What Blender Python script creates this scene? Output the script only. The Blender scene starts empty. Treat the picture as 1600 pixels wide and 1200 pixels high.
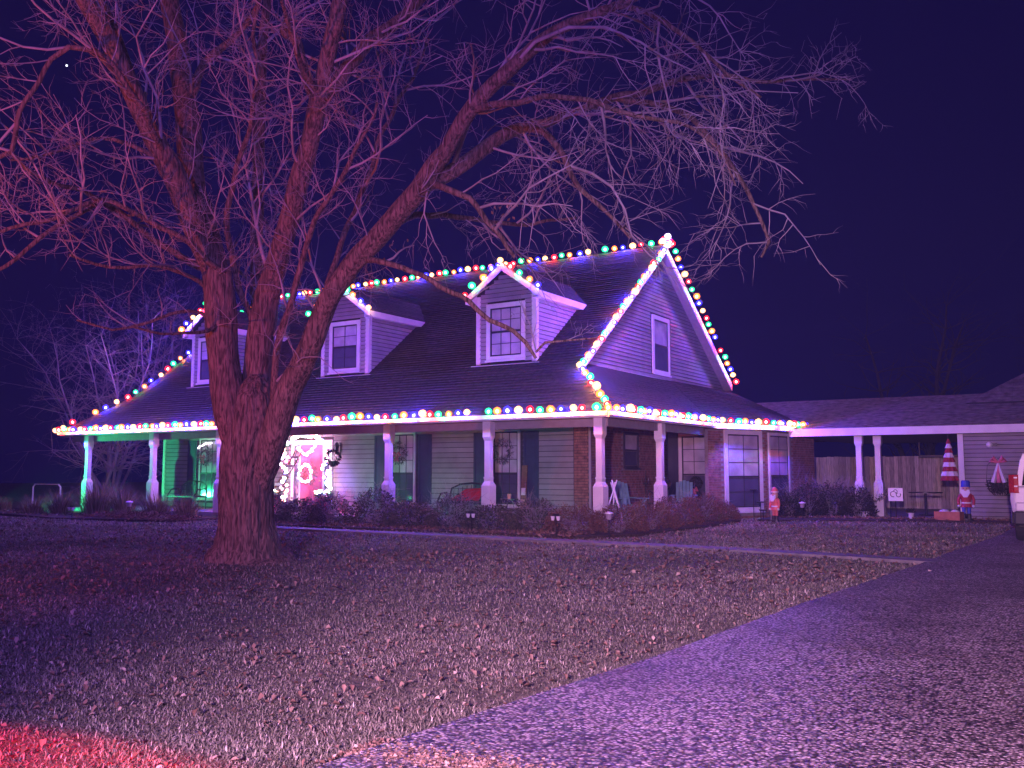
import bpy, bmesh, math, random
import numpy as np
from mathutils import Vector, Matrix, noise as mnoise

random.seed(7)
rng = np.random.default_rng(7)
SC = bpy.context.scene
COL = SC.collection

# ------------------------------------------------------------------ camera
CAM = Vector((9.86, -19.65, 1.4))
PITCH = math.radians(5.436)
AZ = math.radians(122.55)
cam_data = bpy.data.cameras.new('camera')
cam_data.sensor_fit = 'HORIZONTAL'
cam_data.sensor_width = 36.0
cam_data.lens = 36.0 * 1450.0 / 1600.0
cam_data.clip_start = 0.05
cam_data.clip_end = 1000.0
cam = bpy.data.objects.new('camera', cam_data)
cam.location = CAM
cam.rotation_euler = (math.pi / 2 + PITCH, 0.0, AZ - math.pi / 2)
COL.objects.link(cam)
SC.camera = cam

# ------------------------------------------------------------------ night sky
world = bpy.data.worlds.new('World')
SC.world = world
world.use_nodes = True
wn, wl = world.node_tree.nodes, world.node_tree.links
wn.clear()
w_out = wn.new('ShaderNodeOutputWorld')
w_bg = wn.new('ShaderNodeBackground')
w_sky = wn.new('ShaderNodeTexSky')
w_sky.sky_type = 'NISHITA'
w_sky.sun_disc = False
w_sky.sun_elevation = math.radians(-8)
w_sky.sun_rotation = math.radians(200)
w_add = wn.new('ShaderNodeMixRGB')
w_add.blend_type = 'ADD'
w_add.inputs['Fac'].default_value = 0.01
w_add.inputs['Color1'].default_value = (0.0006, 0.0006, 0.046, 1)
wl.new(w_sky.outputs['Color'], w_add.inputs['Color2'])
wl.new(w_add.outputs['Color'], w_bg.inputs['Color'])
w_bg.inputs['Strength'].default_value = 0.55
wl.new(w_bg.outputs['Background'], w_out.inputs['Surface'])

# ------------------------------------------------------------------ added fill lamps and the red lights of an unseen car
def lamp(name, kind, loc, target, energy, color, **kw):
    d = bpy.data.lights.new(name, kind)
    d.energy = energy
    d.color = color
    for k, v in kw.items():
        setattr(d, k, v)
    o = bpy.data.objects.new(name, d)
    o.location = loc
    o.rotation_euler = (Vector(target) - Vector(loc)).to_track_quat('-Z', 'Y').to_euler()
    COL.objects.link(o)
    return o

lamp('violet_fill_lamp', 'SPOT', (12.5, -27.5, 4.6), (-6.0, 0.0, 2.6), 11500, (0.30, 0.135, 1.0),
     spot_size=math.radians(72), spot_blend=0.75, shadow_soft_size=0.22)  # added violet fill behind the camera, for the house front and lawn
lamp('driveway_fill_lamp', 'SPOT', (10.3, -23.2, 2.4), (7.6, -12.0, 0.0), 16000, (0.95, 0.48, 0.76),
     spot_size=math.radians(62), spot_blend=1.0, shadow_soft_size=0.10)  # added pinkish fill that brightens the driveway and near lawn
# high brake light of the vehicle standing left of the photographer: it reddens only the nearest corner of the lawn
lamp('red_brake_lamp', 'SPOT', (5.9, -21.45, 2.2), (5.9, -21.44, 0.0), 6000, (1.0, 0.0, 0.0),
     spot_size=math.radians(132.5), spot_blend=0.03, shadow_soft_size=0.04)
lamp('red_glow_lamp', 'SPOT', (1.6, -21.6, 1.0), (-2.6, -9.8, 6.0), 4300, (1.0, 0.13, 0.08),
     spot_size=math.radians(74), spot_blend=1.0, shadow_soft_size=0.08)

SC.view_settings.view_transform = 'Standard'
SC.view_settings.look = 'None'
SC.view_settings.exposure = 0.0
SC.view_settings.gamma = 1.0
SC.view_settings.use_curve_mapping = False
SC.cycles.use_denoising = True
SC.cycles.max_bounces = 6
SC.cycles.diffuse_bounces = 2
SC.cycles.glossy_bounces = 2
SC.cycles.transmission_bounces = 4
SC.cycles.transparent_max_bounces = 8
SC.cycles.volume_bounces = 0
SC.cycles.sample_clamp_indirect = 4.0
SC.cycles.use_light_tree = True
SC.cycles.caustics_reflective = False
SC.cycles.caustics_refractive = False

# ------------------------------------------------------------------ materials
MATS = {}
def mat(name, color, rough=0.7, var=0.25, scale=6.0, bump=0.0, bump_scale=40.0, stretch=(1, 1, 1),
        metallic=0.0, objvar=0.0, emit=None, strength=0.0, dirt=None, spec=0.5, color2=None, bump_dist=0.01):
    if name in MATS:
        return MATS[name]
    m = bpy.data.materials.new(name)
    m.use_nodes = True
    n, l = m.node_tree.nodes, m.node_tree.links
    b = n['Principled BSDF']
    b.inputs['Roughness'].default_value = rough
    b.inputs['Metallic'].default_value = metallic
    b.inputs['Specular IOR Level'].default_value = spec
    tc = n.new('ShaderNodeTexCoord')
    mp = n.new('ShaderNodeMapping')
    mp.inputs['Scale'].default_value = stretch
    l.new(tc.outputs['Object'], mp.inputs['Vector'])
    nz = n.new('ShaderNodeTexNoise')
    nz.inputs['Scale'].default_value = scale
    nz.inputs['Detail'].default_value = 5
    l.new(mp.outputs['Vector'], nz.inputs['Vector'])
    cr = n.new('ShaderNodeValToRGB')
    c = Vector(color[:3])
    c2 = Vector(color2[:3]) if color2 else c * (1 + var)
    c1 = c * (1 - var)
    cr.color_ramp.elements[0].position = 0.32
    cr.color_ramp.elements[1].position = 0.68
    cr.color_ramp.elements[0].color = (*c1, 1)
    cr.color_ramp.elements[1].color = (*c2, 1)
    l.new(nz.outputs['Fac'], cr.inputs['Fac'])
    if objvar:
        oi = n.new('ShaderNodeObjectInfo')
        ma = n.new('ShaderNodeMapRange'); ma.inputs['To Min'].default_value = 1 - objvar; ma.inputs['To Max'].default_value = 1 + objvar * 0.6
        l.new(oi.outputs['Random'], ma.inputs['Value'])
        vm = n.new('ShaderNodeVectorMath'); vm.operation = 'SCALE'
        l.new(cr.outputs['Color'], vm.inputs[0]); l.new(ma.outputs['Result'], vm.inputs['Scale'])
        l.new(vm.outputs['Vector'], b.inputs['Base Color'])
    else:
        l.new(cr.outputs['Color'], b.inputs['Base Color'])
    if bump > 0:
        nb = n.new('ShaderNodeTexNoise')
        nb.inputs['Scale'].default_value = bump_scale
        nb.inputs['Detail'].default_value = 4
        l.new(mp.outputs['Vector'], nb.inputs['Vector'])
        bp = n.new('ShaderNodeBump')
        bp.inputs['Strength'].default_value = bump
        bp.inputs['Distance'].default_value = bump_dist
        l.new(nb.outputs['Fac'], bp.inputs['Height'])
        l.new(bp.outputs['Normal'], b.inputs['Normal'])
    if emit:
        b.inputs['Emission Color'].default_value = (*emit, 1)
        b.inputs['Emission Strength'].default_value = strength
    MATS[name] = m
    return m

def tone_mat(name, stops, rough=0.8):
    """colour picked by a per-piece 'tone' number (a natural variety of colour)"""
    m = bpy.data.materials.new(name)
    m.use_nodes = True
    n, l = m.node_tree.nodes, m.node_tree.links
    b = n['Principled BSDF']
    b.inputs['Roughness'].default_value = rough
    b.inputs['Specular IOR Level'].default_value = 0.3
    a = n.new('ShaderNodeAttribute')
    a.attribute_name = 'tone'
    cr = n.new('ShaderNodeValToRGB')
    els = cr.color_ramp.elements
    while len(els) < len(stops):
        els.new(0.5)
    for e, (p, c) in zip(els, stops):
        e.position = p
        e.color = (*c, 1)
    l.new(a.outputs['Fac'], cr.inputs['Fac'])
    l.new(cr.outputs['Color'], b.inputs['Base Color'])
    return m

M_TRIM = mat('white_trim_paint', (0.72, 0.70, 0.68), 0.55, 0.08, 3, 0.15, 60)
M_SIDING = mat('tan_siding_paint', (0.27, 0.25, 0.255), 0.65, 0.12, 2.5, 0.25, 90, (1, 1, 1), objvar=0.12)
M_SHEATH = mat('lap_shadow_sheathing', (0.04, 0.035, 0.035), 0.9)  # backing darkened to paint the shadow lines between siding boards
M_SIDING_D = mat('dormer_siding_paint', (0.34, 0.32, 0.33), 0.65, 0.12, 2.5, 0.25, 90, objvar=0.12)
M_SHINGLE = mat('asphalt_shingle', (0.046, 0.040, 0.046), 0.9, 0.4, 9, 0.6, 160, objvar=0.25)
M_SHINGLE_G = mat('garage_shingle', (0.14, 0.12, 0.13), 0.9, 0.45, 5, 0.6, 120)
M_ROOFDECK = mat('roof_underlay', (0.03, 0.03, 0.03), 0.9)
M_BRICK = mat('brown_red_brick', (0.24, 0.115, 0.085), 0.85, 0.4, 7, 0.5, 70)
M_MORTAR = mat('mortar', (0.28, 0.25, 0.22), 0.9, 0.15, 12, 0.4, 90)
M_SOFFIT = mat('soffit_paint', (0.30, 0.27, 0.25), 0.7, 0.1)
M_SHUTTER = mat('dark_blue_shutter', (0.035, 0.045, 0.085), 0.5, 0.15, 5)
M_FRAME_DARK = mat('dark_window_sash', (0.03, 0.03, 0.04), 0.4, 0.1)
M_GLASS = mat('window_glass', (0.09, 0.09, 0.13), 0.10, 0.1, 3, spec=0.8)
M_GLASS_BLIND = mat('pane_with_blind_behind', (0.50, 0.47, 0.50), 0.2, 0.2, 2.5, spec=0.6, objvar=0.1)
M_FLOOR = mat('porch_concrete', (0.32, 0.30, 0.28), 0.8, 0.2, 3, 0.3, 60)
M_WIRE = mat('green_wire', (0.01, 0.03, 0.012), 0.5)
M_FENCE = mat('weathered_fence_wood', (0.46, 0.40, 0.38), 0.85, 0.35, 5, 0.4, 30, (6, 6, 0.6), objvar=0.4)
M_BLACK = mat('black_metal', (0.02, 0.02, 0.022), 0.4, 0.2)
M_MULCH = mat('bark_mulch', (0.055, 0.035, 0.025), 0.95, 0.6, 25, 1.0, 60, bump_dist=0.03)
M_WHITEPAINT = mat('gloss_white', (0.75, 0.75, 0.75), 0.35, 0.05)
M_RED = mat('red_paint', (0.55, 0.03, 0.03), 0.45, 0.15)
M_TERRA = mat('terracotta', (0.42, 0.16, 0.08), 0.8, 0.2)
M_BLUEP = mat('blue_paint', (0.03, 0.06, 0.45), 0.45, 0.15)
M_SKIN = mat('painted_face', (0.55, 0.33, 0.25), 0.6, 0.1)
M_PINK = mat('pink_ribbon', (0.60, 0.15, 0.20), 0.6, 0.2)
M_TEAL = mat('teal_chair_paint', (0.16, 0.32, 0.36), 0.6, 0.15)
M_WOOD = mat('worn_wood', (0.20, 0.11, 0.06), 0.75, 0.35, 6, 0.4, 30, (1, 1, 6))
M_GREENERY = tone_mat('evergreen_sprigs', [(0.0, (0.015, 0.03, 0.015)), (0.6, (0.04, 0.075, 0.03)), (1.0, (0.10, 0.11, 0.06))])
M_SHRUB = tone_mat('shrub_leaves', [(0.0, (0.03, 0.035, 0.025)), (0.5, (0.07, 0.075, 0.05)), (0.85, (0.13, 0.11, 0.08)), (1.0, (0.24, 0.20, 0.17))])
M_HEATHER = tone_mat('brown_heather_leaves', [(0.0, (0.08, 0.04, 0.03)), (0.6, (0.17, 0.09, 0.06)), (1.0, (0.26, 0.15, 0.10))])
M_DRYGRASS = tone_mat('dry_ornamental_grass', [(0.0, (0.10, 0.08, 0.04)), (0.6, (0.24, 0.18, 0.09)), (1.0, (0.38, 0.30, 0.18))])
M_DARKLEAF = tone_mat('dark_hedge_leaves', [(0.0, (0.012, 0.012, 0.012)), (0.6, (0.03, 0.028, 0.025)), (1.0, (0.07, 0.05, 0.045))])
M_WREATH = tone_mat('frosted_wreath_needles', [(0.0, (0.03, 0.04, 0.03)), (0.5, (0.10, 0.10, 0.09)), (0.8, (0.35, 0.30, 0.30)), (1.0, (0.55, 0.40, 0.42))])
M_GRASS = tone_mat('dormant_lawn_grass', [(0.0, (0.05, 0.055, 0.035)), (0.4, (0.15, 0.145, 0.10)), (0.75, (0.33, 0.29, 0.22)), (1.0, (0.58, 0.52, 0.42))])
M_LEAF = tone_mat('fallen_leaves', [(0.0, (0.09, 0.05, 0.03)), (0.5, (0.22, 0.13, 0.09)), (0.85, (0.38, 0.27, 0.19)), (1.0, (0.50, 0.40, 0.30))], 0.7)
M_TWIG = mat('twig_bark', (0.30, 0.27, 0.27), 0.75, 0.35, 3)
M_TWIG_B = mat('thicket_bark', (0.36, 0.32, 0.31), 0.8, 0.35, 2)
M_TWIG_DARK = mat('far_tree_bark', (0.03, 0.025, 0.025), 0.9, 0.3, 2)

def bark_material():
    m = bpy.data.materials.new('ridged_bark')
    m.use_nodes = True
    n, l = m.node_tree.nodes, m.node_tree.links
    b = n['Principled BSDF']
    b.inputs['Roughness'].default_value = 0.85
    b.inputs['Specular IOR Level'].default_value = 0.25
    tc = n.new('ShaderNodeTexCoord')
    mp = n.new('ShaderNodeMapping')
    mp.inputs['Scale'].default_value = (1, 1, 0.14)
    l.new(tc.outputs['Object'], mp.inputs['Vector'])
    nz = n.new('ShaderNodeTexNoise')
    nz.inputs['Scale'].default_value = 34
    nz.inputs['Detail'].default_value = 6
    nz.inputs['Distortion'].default_value = 0.6
    l.new(mp.outputs['Vector'], nz.inputs['Vector'])
    n2 = n.new('ShaderNodeTexNoise')
    n2.inputs['Scale'].default_value = 3.0
    n2.inputs['Detail'].default_value = 4
    l.new(tc.outputs['Object'], n2.inputs['Vector'])
    cr = n.new('ShaderNodeValToRGB')
    els = cr.color_ramp.elements
    els[0].position, els[0].color = 0.36, (0.05, 0.032, 0.024, 1)
    els[1].position, els[1].color = 0.62, (0.25, 0.175, 0.135, 1)
    l.new(nz.outputs['Fac'], cr.inputs['Fac'])
    mx = n.new('ShaderNodeMixRGB')
    mx.blend_type = 'MULTIPLY'
    mx.inputs['Fac'].default_value = 0.5
    c2 = n.new('ShaderNodeValToRGB')
    c2.color_ramp.elements[0].color = (0.45, 0.42, 0.4, 1)
    c2.color_ramp.elements[1].color = (1, 1, 1, 1)
    c2.color_ramp.elements[0].position = 0.35
    c2.color_ramp.elements[1].position = 0.65
    l.new(n2.outputs['Fac'], c2.inputs['Fac'])
    l.new(cr.outputs['Color'], mx.inputs['Color1'])
    l.new(c2.outputs['Color'], mx.inputs['Color2'])
    l.new(mx.outputs['Color'], b.inputs['Base Color'])
    bp = n.new('ShaderNodeBump')
    bp.inputs['Strength'].default_value = 0.9
    bp.inputs['Distance'].default_value = 0.03
    l.new(nz.outputs['Fac'], bp.inputs['Height'])
    l.new(bp.outputs['Normal'], b.inputs['Normal'])
    return m
M_BARK = bark_material()

def aggregate_material():
    m = bpy.data.materials.new('exposed_aggregate_concrete')
    m.use_nodes = True
    n, l = m.node_tree.nodes, m.node_tree.links
    b = n['Principled BSDF']
    tc = n.new('ShaderNodeTexCoord')
    v = n.new('ShaderNodeTexVoronoi')
    v.inputs['Scale'].default_value = 46
    l.new(tc.outputs['Object'], v.inputs['Vector'])
    vb = n.new('ShaderNodeTexVoronoi')
    vb.inputs['Scale'].default_value = 24
    l.new(tc.outputs['Object'], vb.inputs['Vector'])
    sep = n.new('ShaderNodeSeparateColor')
    l.new(v.outputs['Color'], sep.inputs['Color'])
    cr = n.new('ShaderNodeValToRGB')
    els = cr.color_ramp.elements
    els[0].position, els[0].color = 0.12, (0.06, 0.05, 0.05, 1)
    els[1].position, els[1].color = 1.0, (0.85, 0.78, 0.74, 1)
    e = els.new(0.45); e.color = (0.40, 0.36, 0.34, 1)
    e = els.new(0.70); e.color = (0.72, 0.60, 0.57, 1)
    l.new(sep.outputs['Red'], cr.inputs['Fac'])
    gap = n.new('ShaderNodeValToRGB')
    gap.color_ramp.elements[0].position, gap.color_ramp.elements[0].color = 0.30, (1, 1, 1, 1)
    gap.color_ramp.elements[1].position, gap.color_ramp.elements[1].color = 0.62, (0.16, 0.14, 0.13, 1)
    l.new(v.outputs['Distance'], gap.inputs['Fac'])
    mg = n.new('ShaderNodeMixRGB'); mg.blend_type = 'MULTIPLY'; mg.inputs['Fac'].default_value = 1.0
    l.new(cr.outputs['Color'], mg.inputs['Color1']); l.new(gap.outputs['Color'], mg.inputs['Color2'])
    big = n.new('ShaderNodeTexNoise')
    big.inputs['Scale'].default_value = 0.7
    big.inputs['Detail'].default_value = 6
    l.new(tc.outputs['Object'], big.inputs['Vector'])
    c2 = n.new('ShaderNodeValToRGB')
    c2.color_ramp.elements[0].position = 0.3
    c2.color_ramp.elements[1].position = 0.62
    c2.color_ramp.elements[0].color = (0.36, 0.32, 0.31, 1)
    c2.color_ramp.elements[1].color = (1, 1, 1, 1)
    l.new(big.outputs['Fac'], c2.inputs['Fac'])
    mx = n.new('ShaderNodeMixRGB'); mx.blend_type = 'MULTIPLY'; mx.inputs['Fac'].default_value = 0.8
    l.new(mg.outputs['Color'], mx.inputs['Color1'])
    l.new(c2.outputs['Color'], mx.inputs['Color2'])
    l.new(mx.outputs['Color'], b.inputs['Base Color'])
    b.inputs['Roughness'].default_value = 0.52
    b.inputs['Specular IOR Level'].default_value = 0.35
    ad = n.new('ShaderNodeMath'); ad.operation = 'MULTIPLY_ADD'
    ad.inputs[1].default_value = 0.6
    l.new(vb.outputs['Distance'], ad.inputs[0])
    l.new(v.outputs['Distance'], ad.inputs[2])
    bp = n.new('ShaderNodeBump')
    bp.invert = True
    bp.inputs['Strength'].default_value = 0.9
    bp.inputs['Distance'].default_value = 0.007
    l.new(ad.outputs['Value'], bp.inputs['Height'])
    l.new(bp.outputs['Normal'], b.inputs['Normal'])
    return m
M_DRIVE = aggregate_material()
M_WALK = mat('walk_concrete', (0.19, 0.17, 0.16), 0.75, 0.3, 4, 0.5, 120)
M_SOIL = mat('lawn_thatch', (0.10, 0.08, 0.05), 0.95, 0.6, 14, 1.0, 45, color2=(0.22, 0.18, 0.11), bump_dist=0.03)

# glowing bulbs
GLOW = {
    'red': (1.0, 0.012, 0.02), 'green': (0.012, 0.72, 0.20), 'blue': (0.03, 0.022, 1.0),
    'amber': (1.0, 0.17, 0.025), 'warm': (1.0, 0.42, 0.16), 'white': (0.85, 0.62, 1.0), 'pink': (1.0, 0.10, 0.50)}
WATTS = {'red': 170, 'green': 100, 'blue': 1500, 'amber': 120, 'warm': 130, 'white': 30, 'pink': 30}
M_BULB, M_SHELL, M_MINI = {}, {}, {}
def glow_mat(name, c, st, fac):
    ms = bpy.data.materials.new(name)
    ms.use_nodes = True
    nn = ms.node_tree; nn.nodes.clear()
    oo = nn.nodes.new('ShaderNodeOutputMaterial'); mx = nn.nodes.new('ShaderNodeMixShader')
    tr = nn.nodes.new('ShaderNodeBsdfTransparent'); em = nn.nodes.new('ShaderNodeEmission')
    em.inputs['Color'].default_value = (*c, 1); em.inputs['Strength'].default_value = st
    mx.inputs['Fac'].default_value = fac
    nn.links.new(tr.outputs[0], mx.inputs[1]); nn.links.new(em.outputs[0], mx.inputs[2]); nn.links.new(mx.outputs[0], oo.inputs['Surface'])
    ms.cycles.emission_sampling = 'NONE'
    return ms
for k, c in GLOW.items():
    pale = [0.28 + 0.72 * x for x in c]
    M_BULB[k] = glow_mat(k + '_bulb_core', pale, 45.0, 0.8)      # the hot middle of the bulb
    M_SHELL[k] = glow_mat(k + '_bloom_glass', c, 5.5, 0.65)    # oversized coloured glass, standing in for the bulb's bloom
    M_MINI[k] = glow_mat(k + '_mini_bulb_glass', pale, {'white': 22.0, 'pink': 16}.get(k, 14.0), 0.9)
    M_MINI[k].cycles.emission_sampling = 'FRONT'

# ------------------------------------------------------------------ building helpers
def tag(o, label=None, cat=None, group=None, kind=None):
    if label: o['label'] = label
    if cat: o['category'] = cat
    if group: o['group'] = group
    if kind: o['kind'] = kind
    return o

def thing(name, label, cat, loc=(0, 0, 0), rotz=0.0, group=None):
    o = bpy.data.objects.new(name, None)
    o.empty_display_size = 0.2
    o.location = loc
    o.rotation_euler = (0, 0, rotz)
    COL.objects.link(o)
    return tag(o, label, cat, group)

def link(name, mesh, parent=None, loc=None, rot=None):
    o = bpy.data.objects.new(name, mesh)
    if parent is not None: o.parent = parent
    if loc is not None: o.location = loc
    if rot is not None: o.rotation_euler = rot
    COL.objects.link(o)
    return o

class MB:
    """collects shapes and links them as ONE mesh"""
    def __init__(s):
        s.v, s.f, s.t = [], [], []
    def box(s, a, b, M=None, top=None):
        x0, y0, z0 = a; x1, y1, z1 = b
        p = [(x0, y0, z0), (x1, y0, z0), (x1, y1, z0), (x0, y1, z0), (x0, y0, z1), (x1, y0, z1), (x1, y1, z1), (x0, y1, z1)]
        if top:
            tx, ty = top
            cx, cy = (x0 + x1) / 2, (y0 + y1) / 2
            for i in range(4, 8):
                q = p[i]; p[i] = (cx + (q[0] - cx) * tx, cy + (q[1] - cy) * ty, q[2])
        return s.hexa(p, M)
    def hexa(s, p, M=None):
        if M is not None: p = [M @ Vector(q) for q in p]
        n = len(s.v); s.v += [tuple(q) for q in p]
        for q in ((0, 3, 2, 1), (4, 5, 6, 7), (0, 1, 5, 4), (1, 2, 6, 5), (2, 3, 7, 6), (3, 0, 4, 7)):
            s.f.append(tuple(n + i for i in q))
        return s
    def prism(s, poly, depth, M=None):
        """poly: list of 3D points (planar); depth: vector"""
        n = len(s.v); k = len(poly); d = Vector(depth)
        a = [Vector(q) for q in poly]; b = [q + d for q in a]
        if M is not None: a = [M @ q for q in a]; b = [M @ q for q in b]
        s.v += [tuple(q) for q in a + b]
        s.f.append(tuple(range(n, n + k)))
        s.f.append(tuple(range(n + 2 * k - 1, n + k - 1, -1)))
        for i in range(k):
            j = (i + 1) % k
            s.f.append((n + i, n + j, n + k + j, n + k + i))
        return s
    def tube(s, pts, r, n=6, caps=True, M=None):
        pts = [Vector(p) for p in pts]
        if M is not None: pts = [M @ p for p in pts]
        rr = r if isinstance(r, (list, tuple)) else [r] * len(pts)
        base = len(s.v)
        up = None
        for i, p in enumerate(pts):
            t = (pts[min(i + 1, len(pts) - 1)] - pts[max(i - 1, 0)])
            if t.length < 1e-9: t = Vector((0, 0, 1))
            t.normalize()
            if up is None:
                up = t.orthogonal().normalized()
            else:
                up = (up - t * up.dot(t))
                up = up.normalized() if up.length > 1e-6 else t.orthogonal().normalized()
            w = t.cross(up)
            for k in range(n):
                a = 2 * math.pi * k / n
                q = p + (up * math.cos(a) + w * math.sin(a)) * rr[i]
                s.v.append((q.x, q.y, q.z))
        for i in range(len(pts) - 1):
            for k in range(n):
                a = base + i * n + k; b = base + i * n + (k + 1) % n
                s.f.append((a, b, b + n, a + n))
        if caps:
            s.f.append(tuple(base + k for k in range(n - 1, -1, -1)))
            e = base + (len(pts) - 1) * n
            s.f.append(tuple(e + k for k in range(n)))
        return s
    def lathe(s, prof, n=12, c=(0, 0, 0), M=None, sx=1, sy=1):
        base = len(s.v)
        for r, z in prof:
            for k in range(n):
                a = 2 * math.pi * k / n
                q = Vector((c[0] + r * math.cos(a) * sx, c[1] + r * math.sin(a) * sy, c[2] + z))
                if M is not None: q = M @ q
                s.v.append(tuple(q))
        for i in range(len(prof) - 1):
            for k in range(n):
                a = base + i * n + k; b = base + i * n + (k + 1) % n
                s.f.append((a, b, b + n, a + n))
        s.f.append(tuple(base + k for k in range(n - 1, -1, -1)))
        e = base + (len(prof) - 1) * n
        s.f.append(tuple(e + k for k in range(n)))
        return s
    def ball(s, c, r, n=8, m=6, sz=1.0):
        prof = [(max(1e-4, math.sin(math.pi * i / m)) * r, -math.cos(math.pi * i / m) * r * sz) for i in range(m + 1)]
        return s.lathe(prof, n, c)
    def leaf(s, p, d, w, length, tone=0.5, fold=0.25):
        """one leaf: two quads folded at the midrib"""
        d = Vector(d).normalized(); side = d.orthogonal().normalized()
        side.rotate(Matrix.Rotation(random.random() * 6.283, 3, d)); nrm = d.cross(side)
        p = Vector(p); n = len(s.v)
        m = p + d * length * 0.5 + nrm * fold * w
        for q in (p, m + side * w * .5, p + d * length, m - side * w * .5): s.v.append(tuple(q))
        s.f.append((n, n + 1, n + 2)); s.f.append((n, n + 2, n + 3))
        s.t += [tone] * 4
        return s
    def build(s, name, m, parent=None, loc=None, smooth=False, M=None, rot=None, bevel=0.0):
        me = bpy.data.meshes.new(name)
        vs = s.v
        if M is not None: vs = [tuple(M @ Vector(q)) for q in vs]
        me.from_pydata(vs, [], s.f)
        if s.t and len(s.t) == len(s.v):
            at = me.attributes.new('tone', 'FLOAT', 'POINT')
            at.data.foreach_set('value', s.t)
        me.materials.append(m)
        if smooth: me.polygons.foreach_set('use_smooth', [True] * len(me.polygons))
        me.update()
        o = link(name, me, parent, loc, rot)
        if bevel:
            b = o.modifiers.new('bevel', 'BEVEL'); b.width = bevel; b.segments = 2; b.limit_method = 'ANGLE'
        return o

def np_mesh(name, verts, faces, m, tone=None, kind=None):
    """big mesh from numpy arrays of verts (N,3) and quads or triangles (F,k)"""
    me = bpy.data.meshes.new(name)
    k = faces.shape[1]
    me.vertices.add(len(verts)); me.vertices.foreach_set('co', verts.astype(np.float32).ravel())
    me.loops.add(faces.size); me.loops.foreach_set('vertex_index', faces.astype(np.int32).ravel())
    me.polygons.add(len(faces))
    me.polygons.foreach_set('loop_start', np.arange(0, faces.size, k, dtype=np.int32))
    me.polygons.foreach_set('loop_total', np.full(len(faces), k, dtype=np.int32))
    if tone is not None:
        at = me.attributes.new('tone', 'FLOAT', 'POINT')
        at.data.foreach_set('value', tone.astype(np.float32))
    me.materials.append(m)
    me.update(calc_edges=True)
    o = link(name, me)
    if kind: o['kind'] = kind
    return o

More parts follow.
